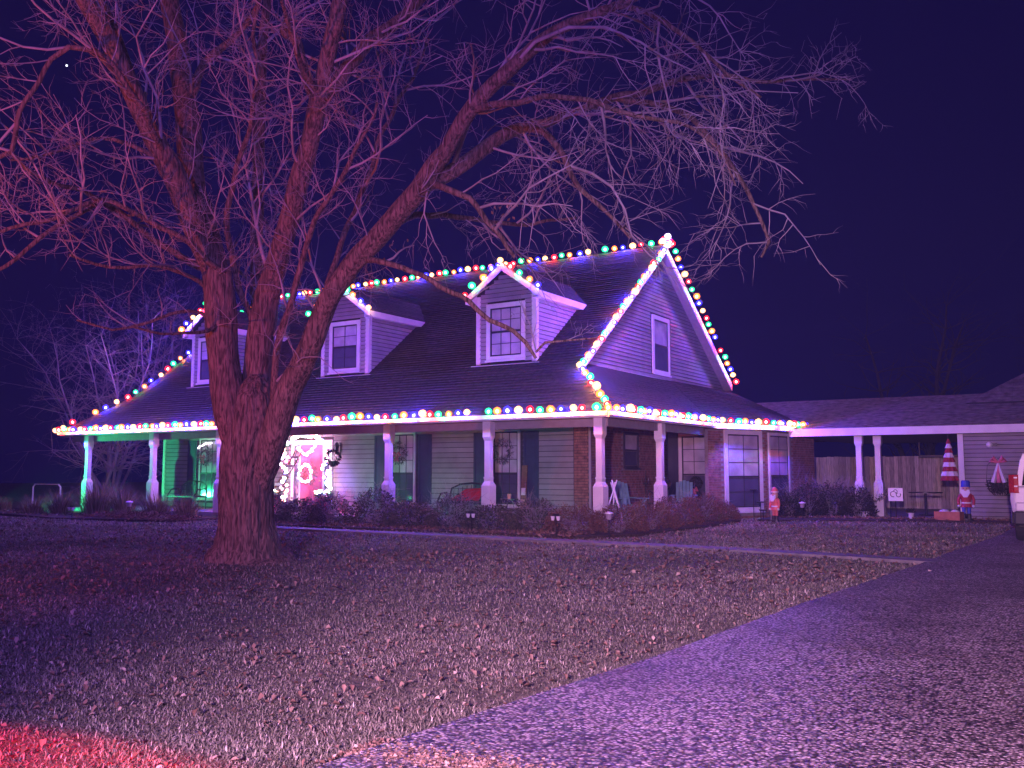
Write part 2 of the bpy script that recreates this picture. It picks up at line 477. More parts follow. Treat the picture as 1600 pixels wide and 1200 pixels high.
def frame(origin, u):
    """local frame of a wall: x along the wall, y outward, z up"""
    u = Vector(u).normalized(); z = Vector((0, 0, 1)); n = u.cross(z).normalized()
    M = Matrix((( u.x, n.x, 0, origin[0]), (u.y, n.y, 0, origin[1]), (u.z, n.z, 1, origin[2]), (0, 0, 0, 1)))
    return M
LIMBS = {
    'trunk': [(-1.081, -9.891, -0.146, 0.7637), (-1.073, -9.903, 0.007, 0.6683), (-1.082, -9.926, 0.159, 0.5537), (-1.065, -9.935, 0.331, 0.4678), (-1.058, -9.963, 0.617, 0.4153), (-1.033, -9.984, 0.951, 0.401), (-1.006, -10.01, 1.333, 0.3914), (-0.964, -10.021, 1.667, 0.401), (-0.917, -10.023, 1.953, 0.4105), (-0.878, -10.031, 2.24, 0.3914), (-0.848, -10.042, 2.507, 0.3246), (-0.822, -10.049, 2.717, 0.21), (-0.814, -10.06, 2.86, 0.0764)],
    'A': [(-1.064, -10.096, 1.763, 0.2482), (-1.084, -10.216, 2.189, 0.2663), (-1.142, -10.302, 2.617, 0.2568), (-1.214, -10.342, 3.099, 0.2387), (-1.214, -10.396, 3.576, 0.2387), (-1.256, -10.413, 4.015, 0.2299), (-1.317, -10.436, 4.408, 0.226)],
    'A1': [(-1.333, -10.447, 4.408, 0.1923), (-1.379, -10.636, 4.769, 0.1909), (-1.429, -10.832, 5.171, 0.1706), (-1.461, -11.017, 5.567, 0.1788), (-1.481, -11.18, 5.844, 0.1868), (-1.553, -11.38, 6.155, 0.1576), (-1.499, -11.612, 6.404, 0.137), (-1.52, -11.776, 6.683, 0.1451), (-1.546, -11.945, 6.976, 0.135), (-1.57, -12.113, 7.273, 0.1339), (-1.513, -12.339, 7.49, 0.1319), (-1.481, -12.581, 7.698, 0.1212), (-1.356, -12.885, 7.928, 0.1014), (-1.107, -13.229, 8.165, 0.0736), (-0.684, -13.585, 8.428, 0.0313)],
    'A1b': [(-1.502, -11.77, 6.729, 0.0907), (-1.665, -11.795, 7.089, 0.0822), (-1.827, -11.823, 7.472, 0.0736), (-2.006, -11.863, 7.869, 0.0649), (-2.204, -11.913, 8.244, 0.0607), (-2.44, -11.884, 8.771, 0.0474), (-2.58, -11.925, 9.397, 0.0239)],
    'A2': [(-1.292, -10.404, 4.264, 0.1923), (-1.445, -10.44, 4.769, 0.1937), (-1.68, -10.412, 5.307, 0.1915), (-1.939, -10.39, 5.76, 0.1892), (-2.127, -10.336, 6.325, 0.2019), (-2.292, -10.263, 6.852, 0.2047), (-2.475, -10.202, 7.392, 0.1867), (-2.677, -10.154, 7.944, 0.1786), (-2.874, -10.118, 8.615, 0.1703), (-3.099, -10.1, 9.301, 0.1617), (-3.27, -10.051, 10.002, 0.131), (-3.321, -9.944, 10.884, 0.0885), (-3.431, -9.766, 11.849, 0.0338)],
    'B': [(-0.959, -9.92, 1.861, 0.25), (-0.998, -9.875, 2.3, 0.2518), (-0.997, -9.865, 2.741, 0.243), (-0.986, -9.854, 3.233, 0.2243), (-0.914, -9.858, 3.672, 0.2048), (-0.844, -9.857, 4.061, 0.1951), (-0.659, -9.9, 4.43, 0.1743), (-0.467, -9.937, 4.793, 0.1635), (-0.277, -9.976, 5.15, 0.1623), (-0.096, -10.019, 5.502, 0.1611), (0.084, -10.066, 5.877, 0.1553), (0.252, -10.113, 6.19, 0.1448), (0.405, -10.173, 6.525, 0.1391), (0.553, -10.229, 6.809, 0.138)],
    'B1': [(0.543, -10.23, 6.763, 0.1196), (0.703, -10.289, 7.134, 0.1188), (0.852, -10.349, 7.454, 0.1179), (1.015, -10.4, 7.768, 0.117), (1.154, -10.465, 8.076, 0.1071), (1.362, -10.609, 8.413, 0.0791), (1.609, -10.735, 8.822, 0.0433)],
    'B2': [(0.564, -10.211, 6.717, 0.1012), (0.716, -10.14, 6.947, 0.1196), (0.8, -9.996, 7.202, 0.1113), (0.903, -9.842, 7.469, 0.1027), (0.96, -9.605, 7.805, 0.0995), (1.051, -9.337, 8.061, 0.0962), (1.15, -9.069, 8.351, 0.0878), (1.233, -8.817, 8.696, 0.0841), (1.373, -8.432, 9.252, 0.0707), (1.662, -7.966, 9.927, 0.0412)],
    'B3': [(-1.347, -9.485, 3.196, 0.1111), (-1.503, -9.418, 3.835, 0.1126), (-1.641, -9.342, 4.489, 0.1089), (-1.77, -9.261, 5.161, 0.1051), (-1.871, -9.165, 5.848, 0.1065), (-1.98, -9.076, 6.552, 0.1078), (-2.088, -8.988, 7.273, 0.1037), (-2.186, -8.895, 8.01, 0.0995), (-2.272, -8.797, 8.764, 0.0952), (-2.329, -8.682, 9.534, 0.0793), (-2.383, -8.567, 10.32, 0.0573)],
    'C': [(-0.85, -9.943, 1.096, 0.1902), (-0.719, -9.964, 1.495, 0.237), (-0.483, -9.984, 1.946, 0.2258), (-0.323, -9.983, 2.318, 0.2156), (-0.158, -9.976, 2.661, 0.1868), (0.074, -9.983, 2.976, 0.1762), (0.28, -10.007, 3.295, 0.1657), (0.389, -9.97, 3.59, 0.1611), (0.592, -9.994, 3.893, 0.1553), (0.743, -9.925, 4.139, 0.1553), (1.002, -9.908, 4.391, 0.1541), (1.28, -9.875, 4.62, 0.153), (1.539, -9.853, 4.836, 0.1518), (1.796, -9.834, 5.058, 0.1506), (2.057, -9.811, 5.275, 0.1451), (2.289, -9.813, 5.55, 0.1308), (2.537, -9.799, 5.777, 0.1125)],
    'C1': [(2.456, -9.834, 5.621, 0.1038), (2.693, -9.838, 5.948, 0.1073), (2.932, -9.836, 6.219, 0.1065), (3.217, -9.801, 6.467, 0.1014), (3.533, -9.744, 6.694, 0.0964), (3.808, -9.709, 6.883, 0.0914), (4.092, -9.666, 7.052, 0.0824), (4.41, -9.593, 7.152, 0.0736), (4.737, -9.513, 7.233, 0.0648), (5.094, -9.415, 7.328, 0.0522), (5.514, -9.279, 7.437, 0.0319), (5.954, -9.115, 7.424, 0.0197)],
    'C1c': [(4.446, -9.572, 7.168, 0.049), (4.92, -9.517, 7.248, 0.0402), (5.374, -9.559, 7.02, 0.0352), (5.704, -9.556, 6.752, 0.0308), (6.053, -9.533, 6.407, 0.0242), (6.389, -9.511, 5.997, 0.0185), (6.719, -9.386, 5.705, 0.0147)],
    'C2': [(2.098, -9.792, 5.337, 0.1143), (2.283, -9.572, 5.492, 0.1107), (2.459, -9.362, 5.684, 0.1071), (2.641, -9.153, 5.915, 0.1035), (2.834, -8.937, 6.149, 0.0997), (3.035, -8.708, 6.313, 0.0822), (3.309, -8.54, 6.376, 0.0731), (3.578, -8.269, 6.552, 0.0644), (3.897, -8.081, 6.69, 0.0598), (4.157, -7.814, 6.85, 0.0556), (4.45, -7.633, 6.896, 0.051), (4.811, -7.42, 7.054, 0.0464), (5.168, -7.2, 7.128, 0.0371), (5.554, -7.07, 7.104, 0.0322), (5.968, -6.91, 6.97, 0.0274), (6.459, -6.715, 6.964, 0.0227), (7.094, -6.424, 6.922, 0.0108)],
    'C3': [(4.093, -7.853, 6.831, 0.051), (4.445, -7.737, 6.736, 0.046), (4.866, -7.687, 6.566, 0.0453), (5.198, -7.686, 6.327, 0.0429), (5.432, -7.626, 6.059, 0.0399), (5.652, -7.567, 5.724, 0.0352), (5.852, -7.516, 5.35, 0.0314), (5.984, -7.398, 5.045, 0.0279), (6.074, -7.311, 4.783, 0.0262), (6.12, -7.253, 4.539, 0.0244), (6.021, -7.293, 4.33, 0.0174)],
    'C5': [(3.035, -8.708, 6.313, 0.0594), (3.4, -8.697, 6.167, 0.054), (3.655, -8.744, 5.917, 0.0487), (3.808, -8.732, 5.618, 0.044), (3.966, -8.713, 5.289, 0.0393), (4.139, -8.577, 5.062, 0.0349), (4.393, -8.507, 4.826, 0.026), (4.563, -8.37, 4.566, 0.0173)],
    'C6': [(2.932, -9.836, 6.219, 0.0596), (3.491, -9.833, 6.185, 0.0499), (4.065, -9.821, 6.164, 0.0405), (4.677, -9.767, 5.979, 0.0355), (5.218, -9.632, 5.729, 0.031), (5.748, -9.515, 5.576, 0.0229), (6.187, -9.431, 5.202, 0.015), (6.354, -9.273, 4.753, 0.0112)],
    'C4': [(2.189, -9.739, 5.381, 0.0527), (2.545, -9.73, 5.206, 0.0476), (2.815, -9.66, 5.056, 0.0429), (3.038, -9.604, 4.771, 0.0383), (3.205, -9.469, 4.516, 0.0341), (3.336, -9.356, 4.26, 0.0255)],
    'C7': [(1.074, -9.868, 4.445, 0.0544), (1.533, -9.917, 4.305, 0.0443), (1.987, -9.845, 4.129, 0.0393), (2.428, -9.776, 3.897, 0.0369), (2.859, -9.713, 3.663, 0.0355), (3.116, -9.638, 3.393, 0.0335), (3.41, -9.551, 3.228, 0.0299), (3.557, -9.44, 3.086, 0.0283), (3.659, -9.352, 2.879, 0.0208)],
    'C8': [(3.663, -9.359, 2.962, 0.0183), (3.818, -9.391, 3.072, 0.0181), (4.016, -9.27, 3.114, 0.0148), (4.365, -9.049, 3.13, 0.0099)],
    'C9': [(1.491, -9.877, 4.774, 0.0625), (1.369, -9.163, 5.143, 0.0565), (1.356, -8.364, 5.384, 0.0495), (1.52, -7.551, 5.447, 0.0412), (1.87, -6.741, 5.529, 0.0319), (2.409, -5.945, 5.745, 0.0218)],
    'L1': [(-1.515, -11.214, 5.957, 0.0467), (-1.069, -12.057, 6.44, 0.0436), (-1.052, -12.572, 6.872, 0.038), (-1.178, -13.008, 6.862, 0.0371), (-1.288, -13.174, 6.653, 0.0327), (-1.419, -13.33, 6.245, 0.0324), (-1.493, -13.447, 5.802, 0.0321), (-1.503, -13.526, 5.382, 0.0319), (-1.646, -13.717, 5.213, 0.0276), (-2.041, -13.983, 5.332, 0.0158)],
    'L1b': [(-1.483, -13.513, 5.382, 0.0239), (-1.441, -13.349, 5.224, 0.0241), (-1.521, -12.916, 5.163, 0.0291), (-1.669, -12.416, 5.172, 0.0346), (-1.756, -11.869, 5.114, 0.0405), (-1.749, -11.232, 4.789, 0.0467), (-1.619, -10.645, 4.553, 0.0577), (-1.303, -10.422, 4.36, 0.0673)],
    'L2': [(-1.222, -10.37, 4.36, 0.0673), (-1.144, -10.819, 4.556, 0.0467), (-1.172, -11.34, 4.78, 0.0408), (-1.321, -11.813, 4.969, 0.0372), (-1.453, -12.268, 5.085, 0.0346), (-1.514, -12.637, 4.845, 0.0321), (-1.626, -13.043, 4.638, 0.0288), (-1.754, -13.458, 4.42, 0.0241), (-1.866, -13.853, 4.124, 0.0157)],
    'L3': [(-1.455, -12.266, 5.059, 0.0346), (-1.554, -12.653, 4.761, 0.0338), (-1.543, -13.079, 4.366, 0.0294), (-1.609, -13.434, 3.972, 0.0255), (-1.753, -13.737, 3.732, 0.0157)],
    'L4': [(-1.435, -10.485, 4.168, 0.0481), (-1.383, -10.822, 4.278, 0.0329), (-1.442, -11.224, 4.344, 0.0295), (-1.559, -11.765, 4.256, 0.0268), (-1.662, -12.187, 4.242, 0.0227), (-1.686, -12.566, 4.295, 0.017)],
    'L5': [(-1.17, -10.357, 3.48, 0.0573), (-1.372, -10.638, 3.769, 0.0284), (-1.483, -11.056, 3.68, 0.026), (-1.505, -11.411, 3.539, 0.0236), (-1.601, -11.698, 3.417, 0.0214), (-1.613, -11.937, 3.36, 0.0176), (-1.737, -12.383, 3.442, 0.0129)],
    'L5b': [(-1.177, -10.383, 3.671, 0.0382), (-1.063, -10.764, 3.467, 0.0278), (-1.047, -11.216, 3.334, 0.0234), (-1.044, -11.689, 3.318, 0.0192), (-1.124, -11.982, 3.357, 0.0155)],
    'L6': [(-1.473, -11.175, 5.844, 0.056), (-1.629, -11.533, 6.028, 0.0368), (-1.795, -11.887, 6.112, 0.0308), (-2.075, -12.289, 5.979, 0.0268), (-2.347, -12.673, 5.732, 0.0229), (-2.488, -12.989, 5.621, 0.0173)],
    'U1': [(-0.769, -9.606, 8.594, 0.061), (-0.759, -9.69, 8.344, 0.0909), (-0.557, -9.662, 8.176, 0.0852), (-0.418, -9.65, 7.801, 0.0797), (-0.228, -9.718, 7.369, 0.0688), (0.121, -9.921, 6.916, 0.0477), (0.332, -10.099, 6.517, 0.056)],
    'U2': [(-0.95, -9.82, 3.135, 0.0585), (-1.116, -10.014, 3.915, 0.0488), (-1.188, -10.265, 4.672, 0.0484), (-1.132, -10.421, 5.322, 0.0481), (-0.882, -10.453, 5.962, 0.0382), (-0.505, -10.529, 6.648, 0.0376), (-0.266, -10.679, 7.221, 0.0325), (-0.189, -10.817, 7.821, 0.0276), (0.011, -10.875, 8.413, 0.0183)],
    'U3': [(-2.382, -10.154, 7.496, 0.083), (-2.021, -10.21, 7.927, 0.0614), (-1.635, -10.221, 8.091, 0.0606), (-1.258, -10.231, 8.199, 0.0498), (-0.881, -10.252, 8.4, 0.0491), (-0.591, -10.332, 8.641, 0.0387)],
    'U4': [(-0.524, -9.934, 2.328, 0.0663), (-0.435, -10.059, 2.886, 0.0565), (-0.237, -10.114, 3.435, 0.056), (-0.021, -10.146, 3.884, 0.0464), (0.193, -10.179, 4.326, 0.046), (0.409, -10.219, 4.852, 0.0411), (0.845, -10.234, 5.339, 0.036), (1.314, -10.236, 5.899, 0.031), (1.699, -10.29, 6.44, 0.0218)],
    'U5': [(0.389, -9.97, 3.59, 0.0552), (0.305, -9.64, 4.413, 0.0474), (0.27, -9.273, 5.183, 0.0439), (0.29, -8.874, 5.991, 0.0401), (0.288, -8.506, 6.94, 0.0361), (0.429, -8.04, 7.828, 0.0317), (0.499, -7.623, 8.755, 0.0217)],
    'U6': [(0.553, -10.229, 6.809, 0.0552), (0.698, -10.759, 7.05, 0.0443), (0.895, -11.139, 7.304, 0.0343), (1.098, -11.512, 7.531, 0.0249)],
}

# ------------------------------------------------------------------ shingled roof planes
def roof_plane(parent, poly, m, expo=0.142, deck=0.06, name='shingle_course', tab=0.32, clip=None, t0=0.020, deckname='roof_slope'):
    P = [Vector(p) for p in poly]
    nrm = (P[1] - P[0]).cross(P[2] - P[0]).normalized()
    if nrm.z < 0: nrm = -nrm
    h = Vector((0, 0, 1)).cross(nrm).normalized()
    v = nrm.cross(h).normalized()
    if v.z < 0: v = -v
    O = P[0]
    uv = [((p - O).dot(h), (p - O).dot(v)) for p in P]
    d = MB(); d.prism([p - nrm * 0.004 for p in P], -nrm * deck)
    dk = d.build(deckname, M_ROOFDECK, parent)
    v0 = min(q[1] for q in uv); v1 = max(q[1] for q in uv)
    def span(y):
        xs = []
        for i in range(len(uv)):
            (xa, ya), (xb, yb) = uv[i], uv[(i + 1) % len(uv)]
            if (ya - y) * (yb - y) <= 0 and abs(ya - yb) > 1e-9:
                xs.append(xa + (xb - xa) * (y - ya) / (yb - ya))
        return (min(xs), max(xs)) if len(xs) >= 2 else None
    y = v0; row = 0
    while y < v1 - 0.02:
        s = span(min(y + 0.01, v1 - 1e-3)); s2 = span(min(y + expo, v1 - 1e-3))
        if s and s2 and s[1] - s[0] > 0.05:
            b = MB()
            x = s[0]; x += -(row % 2) * tab * 0.5
            while x < s[1]:
                xa, xb = max(x, s[0]), min(x + tab * 0.985, s[1]); x += tab
                if xb - xa < 0.03: continue
                # upper end follows the slanted edges
                f = lambda q: s2[0] + (s2[1] - s2[0]) * (q - s[0]) / (s[1] - s[0]) if (s[1] - s[0]) > 0 else q
                xa2, xb2 = max(xa, s2[0]), min(xb, s2[1])
                if xb2 <= xa2: xa2 = xb2 = min(max((xa + xb) / 2, s2[0]), s2[1]); xb2 += 0.002
                th = t0 * random.uniform(0.75, 1.25); dy = random.uniform(-0.006, 0.006)
                top = min(y + expo + 0.03, v1 + 0.0)
                def pt(a, c, e): return O + h * a + v * c + nrm * e
                p = [pt(xa, y + dy, 0.0), pt(xb, y + dy, 0.0), pt(xb2, top, -0.001), pt(xa2, top, -0.001),
                     pt(xa, y + dy, th), pt(xb, y + dy, th), pt(xb2, top, 0.004), pt(xa2, top, 0.004)]
                b.hexa(p)
            if b.v: b.build(name, m, dk)
        y += expo; row += 1
    return dk

def siding(parent, M, u0, u1, z0, z1, expo, m, holes=(), clip=None, name='siding_board'):
    """lap boards on a wall frame M; holes: (u0,u1,z0,z1); clip(z) -> (ua,ub)"""
    z = z0
    while z < z1 - 0.01:
        zt = min(z + expo, z1)
        segs = [(u0, u1)]
        if clip:
            c = clip(z + expo * 0.3)
            if c is None or c[1] - c[0] < 0.05: z += expo; continue
            segs = [c]
        for (a, b, c0, c1) in holes:
            if c1 <= z + 0.005 or c0 >= zt - 0.005: continue
            nw = []
            for s, e in segs:
                if b <= s or a >= e: nw.append((s, e)); continue
                if a > s: nw.append((s, a))
                if b < e: nw.append((b, e))
            segs = nw
        for s, e in segs:
            if e - s < 0.02: continue
            q = MB(); w = random.uniform(-0.001, 0.001)
            gp = 0.016; p = [(s, 0.001, z + gp), (e, 0.001, z + gp), (e, 0.032 + w, z + gp), (s, 0.032 + w, z + gp), (s, 0.001, zt), (e, 0.001, zt), (e, 0.010, zt), (s, 0.010, zt)]  # open gap bares the dark backing as a painted lap shadow
            q.hexa(p, M)
            q.build(name, m, parent)
        z += expo

def bricks(parent, M, u0, u1, z0, z1, holes=(), seed=0):
    r = random.Random(seed); b = MB(); z = z0; row = 0
    bl, bh, j = 0.2, 0.065, 0.011
    while z + bh <= z1 + 0.02:
        u = u0 - (row % 2) * bl * 0.5
        while u < u1:
            a, e = max(u, u0), min(u + bl, u1); u += bl + j
            if e - a < 0.03: continue
            if any(h[0] < e and h[1] > a and h[2] < z + bh and h[3] > z for h in holes): continue
            d = 0.010 + r.uniform(-0.003, 0.003)
            b.box((a, 0.001, z), (e, d, min(z + bh, z1)), M)
        z += bh + j; row += 1
    o = b.build('brickwork', M_BRICK, parent); o['kind'] = 'stuff'
    return o

def window(parent, M, u0, u1, z0, z1, nx=2, ny=3, nyb=2, rail=0.5, trim=0.11, direct=False, blind_top=True, blind_bot=False, sill=True, name='window', trim_m=None):
    """a sash window: trim, dark sash, panes and muntins; direct=True hangs all on parent"""
    trim_m = trim_m or M_TRIM
    b = MB()
    a, e, c, d = u0, u1, z0, z1
    b.box((a - trim, 0.0, c - trim), (a, 0.045, d + trim), M)
    b.box((e, 0.0, c - trim), (e + trim, 0.045, d + trim), M)
    b.box((a, 0.0, d), (e, 0.045, d + trim), M)
    b.box((a, 0.0, c - trim), (e, 0.045, c), M)
    fr = b.build('window_frame' if direct else name, trim_m, parent)
    pr = parent if direct else fr
    if sill:
        s = MB(); s.box((a - trim - 0.02, 0.047, c - trim - 0.03), (e + trim + 0.02, 0.085, c - trim + 0.02), M); s.build('sill', trim_m, pr)
    s = MB(); w = 0.035; zm = c + (d - c) * rail
    s.box((a, 0.002, c), (a + w, 0.028, d), M); s.box((e - w, 0.002, c), (e, 0.028, d), M)
    s.box((a + w, 0.002, c), (e - w, 0.028, c + w), M); s.box((a + w, 0.002, d - w), (e - w, 0.028, d), M)
    s.box((a + w, 0.004, zm - 0.022), (e - w, 0.034, zm + 0.022), M)
    s.build('sash', M_FRAME_DARK, pr)
    for (za, zb, k, blind) in ((zm + 0.022, d - w, ny, blind_top), (c + w, zm - 0.022, nyb, blind_bot)):
        g = 0.018; n_x = nx if k > 0 else 1; kk = max(k, 1)
        W = (e - a - 2 * w); H = zb - za
        mu = MB()
        for i in range(1, n_x): x = a + w + W * i / n_x; mu.box((x - g / 2, 0.003, za), (x + g / 2, 0.024, zb), M)
        for j in range(1, kk):
            z = za + H * j / kk
            for i in range(n_x):
                mu.box((a + w + W * i / n_x + g / 2, 0.003, z - g / 2), (a + w + W * (i + 1) / n_x - g / 2, 0.022, z + g / 2), M)
        if mu.v: mu.build('muntin', M_FRAME_DARK, pr)
        for i in range(n_x):
            for j in range(kk):
                p = MB(); t = random.uniform(-0.002, 0.002)
                x0 = a + w + W * i / n_x; x1 = x0 + W / n_x; y0 = za + H * j / kk; y1 = y0 + H / kk
                p.box((x0 + g / 2, 0.006 + t, y0 + g / 2), (x1 - g / 2, 0.013 + t, y1 - g / 2), M)
                p.build('pane', M_GLASS_BLIND if blind else M_GLASS, pr)
    return fr

def shutter(parent, M, u0, u1, z0, z1):
    b = MB(); w = 0.06
    b.box((u0, 0.022, z0), (u0 + w, 0.05, z1), M); b.box((u1 - w, 0.022, z0), (u1, 0.05, z1), M)
    H = z1 - z0
    for f in (0, 0.66, 1):
        zc = z0 + (H - w) * f; b.box((u0 + w, 0.022, zc), (u1 - w, 0.048, zc + w), M)
    b.box((u0 + w, 0.022, z0 + w), (u1 - w, 0.034, z1 - w), M)
    s = b.build('shutter', M_SHUTTER, parent)
    for (za, zb) in ((z0 + w + 0.04, z0 + (H - w) * 0.66 - 0.04), (z0 + (H - w) * 0.66 + w + 0.04, z1 - w - 0.04)):
        p = MB(); p.box((u0 + w + 0.04, 0.035, za), (u1 - w - 0.04, 0.044, zb), M, None); p.build('raised_panel', M_SHUTTER, s)
    return s

# ------------------------------------------------------------------ ground, roads
def sheet(name, poly, z, m, thick=0.3):
    b = MB(); b.prism([(x, y, z) for x, y in poly], (0, 0, -thick)); o = b.build(name, m); o['kind'] = 'structure'; return o

DRIVE_EDGE = [(6.75, -17.6), (6.62, -16.5), (6.66, -15.7), (6.9, -13.0), (7.05, -9.5), (7.37, -4.55), (7.45, -2.0), (7.77, 3.48), (7.85, 10.3)]
WALK_C = [(-11.9, 0.0), (-11.6, -1.0), (-10.6, -2.1), (-8.2, -2.75), (-5.0, -2.85), (-1.0, -2.85), (2.2, -2.9), (4.3, -3.05), (6.2, -3.3), (7.55, -3.55)]
g = MB(); N = 46
# the lawn is one gently uneven sheet reaching far behind the houses
gv = []; gx = np.concatenate([np.linspace(-110, -30, 6), np.linspace(-26, 20, 93), np.linspace(26, 110, 6)])
gy = np.concatenate([np.linspace(-60, -24, 5), np.linspace(-21, 20, 83), np.linspace(26, 120, 6)])
def lawn_z(x, y):
    d = np.hypot(x + 1.08, y + 9.9)
    mound = 0.16 * np.exp(-(d / 1.05) ** 2)
    return -0.03 + mound + 0.012 * np.sin(x * 0.9 + 1.3) * np.sin(y * 0.7)
XX, YY = np.meshgrid(gx, gy)
V = np.stack([XX.ravel(), YY.ravel(), lawn_z(XX, YY).ravel()], 1)
nx_ = len(gx); idx = np.arange(len(gx) * len(gy)).reshape(len(gy), len(gx))
F = np.stack([idx[:-1, :-1].ravel(), idx[:-1, 1:].ravel(), idx[1:, 1:].ravel(), idx[1:, :-1].ravel()], 1)
np_mesh('lawn', V, F, M_SOIL, kind='structure')

drv = DRIVE_EDGE + [(15.5, 10.3), (15.5, -17.5), (20, -19.5), (20, -40), (-30, -40), (-30, -22.0), (2.0, -21.2), (5.2, -19.6)]
sheet('driveway', drv, 0.012, M_DRIVE)
# dark saw joint across the slabs, dirt spilled at the edge
for yy in (-8.6, -1.4):
    j = MB(); j.box((7.3, yy, 0.005), (15.4, yy + 0.025, 0.0135)); 
    o = j.build('driveway_joint', M_MULCH); o['kind'] = 'structure'
def crack(pts, w, label_seed):
    r = random.Random(label_seed); P = []
    for (xa, ya), (xb, yb) in zip(pts[:-1], pts[1:]):
        for i in range(14): P.append((xa + (xb - xa) * i / 14 + r.gauss(0, .025), ya + (yb - ya) * i / 14 + r.gauss(0, .025)))
    b = MB()
    for i in range(len(P) - 1):
        (xa, ya), (xb, yb) = P[i], P[i + 1]; dx, dy = xb - xa, yb - ya; L = math.hypot(dx, dy) + 1e-6; k = w * r.uniform(0.3, 1.0) / L
        b.hexa([(xa + dy * k, ya - dx * k, 0.004), (xb + dy * k, yb - dx * k, 0.004), (xb - dy * k, yb + dx * k, 0.004), (xa - dy * k, ya + dx * k, 0.004),
                (xa + dy * k, ya - dx * k, 0.0132), (xb + dy * k, yb - dx * k, 0.0132), (xb - dy * k, yb + dx * k, 0.0132), (xa - dy * k, ya + dx * k, 0.0132)])
    o = b.build('driveway_crack', M_MULCH); o['kind'] = 'structure'
crack([(7.3, -6.2), (8.6, -6.8), (9.8, -6.3), (12.0, -6.9), (15.0, -6.5)], 0.010, 4)
crack([(9.6, -11.0), (9.2, -12.6), (9.5, -14.2), (8.8, -15.8)], 0.008, 5)
crack([(7.15, -11.3), (8.0, -11.9), (9.3, -11.7)], 0.007, 6)
def ribbon(name, pts, w, z, m, thick=0.1):
    P = [Vector((x, y, 0)) for x, y in pts]; L, R = [], []
    for i, p in enumerate(P):
        t = (P[min(i + 1, len(P) - 1)] - P[max(i - 1, 0)]).normalized(); n = Vector((-t.y, t.x, 0)) * w / 2
        L.append(p + n); R.append(p - n)
    b = MB()
    for i in range(len(P) - 1):
        q = [R[i], R[i + 1], L[i + 1], L[i]]
        b.hexa([(c.x, c.y, z - thick) for c in q] + [(c.x, c.y, z) for c in q])
    o = b.build(name, m); o['kind'] = 'structure'; return o
ribbon('walkway', WALK_C, 0.52, 0.0165, M_WALK)
BED_F = [(-10.9, -1.9), (-7.5, -2.2), (-3, -2.0), (0.3, -1.9), (1.0, -0.6), (1.15, 3.0), (0.9, 6.6), (0.1, 7.1), (0.0, 0.2), (-10.9, 0.2)]
BED_L = [(-30, -1.2), (-22.5, -2.2), (-17.2, -3.2), (-12.9, -2.4), (-12.7, 0.2), (-22.3, 0.2), (-30, 1)]
BED_G = [(1.2, 7.2), (3.0, 8.1), (5.5, 9.2), (7.8, 9.6), (7.8, 10.5), (1.6, 12.5), (1.0, 9)]
for nm, bd in (('front_flower_bed', BED_F), ('left_flower_bed', BED_L), ('garage_flower_bed', BED_G)):
    sheet(nm, bd, 0.035, M_MULCH)

# ------------------------------------------------------------------ the house
EZ = 2.86                       # roof edge
SL = 0.7545                     # rise over run
RY, RZ = 7.7, 2.86 + 7.7 * 0.7545
XL, XR = -22.18, 0.0
d_ = 1.74; KZ = EZ + d_ * SL
house = thing('house', 'long tan and brick house with steep shingled roof, three dormers and white posted porch', 'house', (-10, 3, 0))
HM = Matrix.Translation((10, -3, 0))
def hp(o):                      # parts are built in world coordinates, their parent sits at (-10,3,0)
    return o
house.location = (0, 0, 0)
# roof slopes
KL_, KR_ = (XL + d_, d_, KZ), (XR - d_, d_, KZ)
AL_, AR_ = (XL + d_, RY, RZ), (XR - d_, RY, RZ)
roof_plane(house, [(XL, 0, EZ), (XR, 0, EZ), KR_, AR_, AL_, KL_], M_SHINGLE)
BK = 13.68; BZ = 4.67
b = MB(); b.prism([AR_, AL_, (XL + d_, BK, BZ), (XR - d_, BK, BZ)], (0, 0, -0.08)); b.build('rear_roof_slope', M_SHINGLE, house)
# ridge caps
b = MB(); x = XL + d_
while x < XR - d_:
    b.hexa([(x, RY - 0.13, RZ - 0.085), (x + 0.24, RY - 0.13, RZ - 0.085), (x + 0.24, RY, RZ + 0.012), (x, RY, RZ + 0.012),
            (x, RY - 0.12, RZ - 0.065), (x + 0.24, RY - 0.12, RZ - 0.075), (x + 0.24, RY, RZ + 0.026), (x, RY, RZ + 0.036)])
    b.hexa([(x, RY, RZ + 0.012), (x + 0.24, RY, RZ + 0.012), (x + 0.24, RY + 0.13, RZ - 0.075), (x, RY + 0.13, RZ - 0.075),
            (x, RY, RZ + 0.036), (x + 0.24, RY, RZ + 0.026), (x + 0.24, RY + 0.13, RZ - 0.06), (x, RY + 0.13, RZ - 0.05)])
    x += 0.25
b.build('ridge_cap', M_SHINGLE, house)
# skirt roof round the right end and over the bay
P0, P1, P2, P3 = Vector((0, 0, EZ)), Vector((0.12, 6.69, EZ)), Vector((1.27, 9.18, EZ)), Vector((1.72, 11.41, EZ))
GX = -2.05
T0 = Vector((GX, 2.05, EZ + 2.05 * SL)); T1 = Vector((GX, 8.6, 4.42)); T2 = Vector((GX, 13.9, 4.55)); KRR = Vector((-1.74, 13.68, 4.35))
T1 = Vector((GX, 8.6, EZ + 2.05 * 0.745))
roof_plane(house, [P0, P1, T1, T0], M_SHINGLE)
roof_plane(house, [P1, P2, T1], M_SHINGLE)
roof_plane(house, [P2, P3, T1], M_SHINGLE)
roof_plane(house, [P3, KRR, T1], M_SHINGLE)
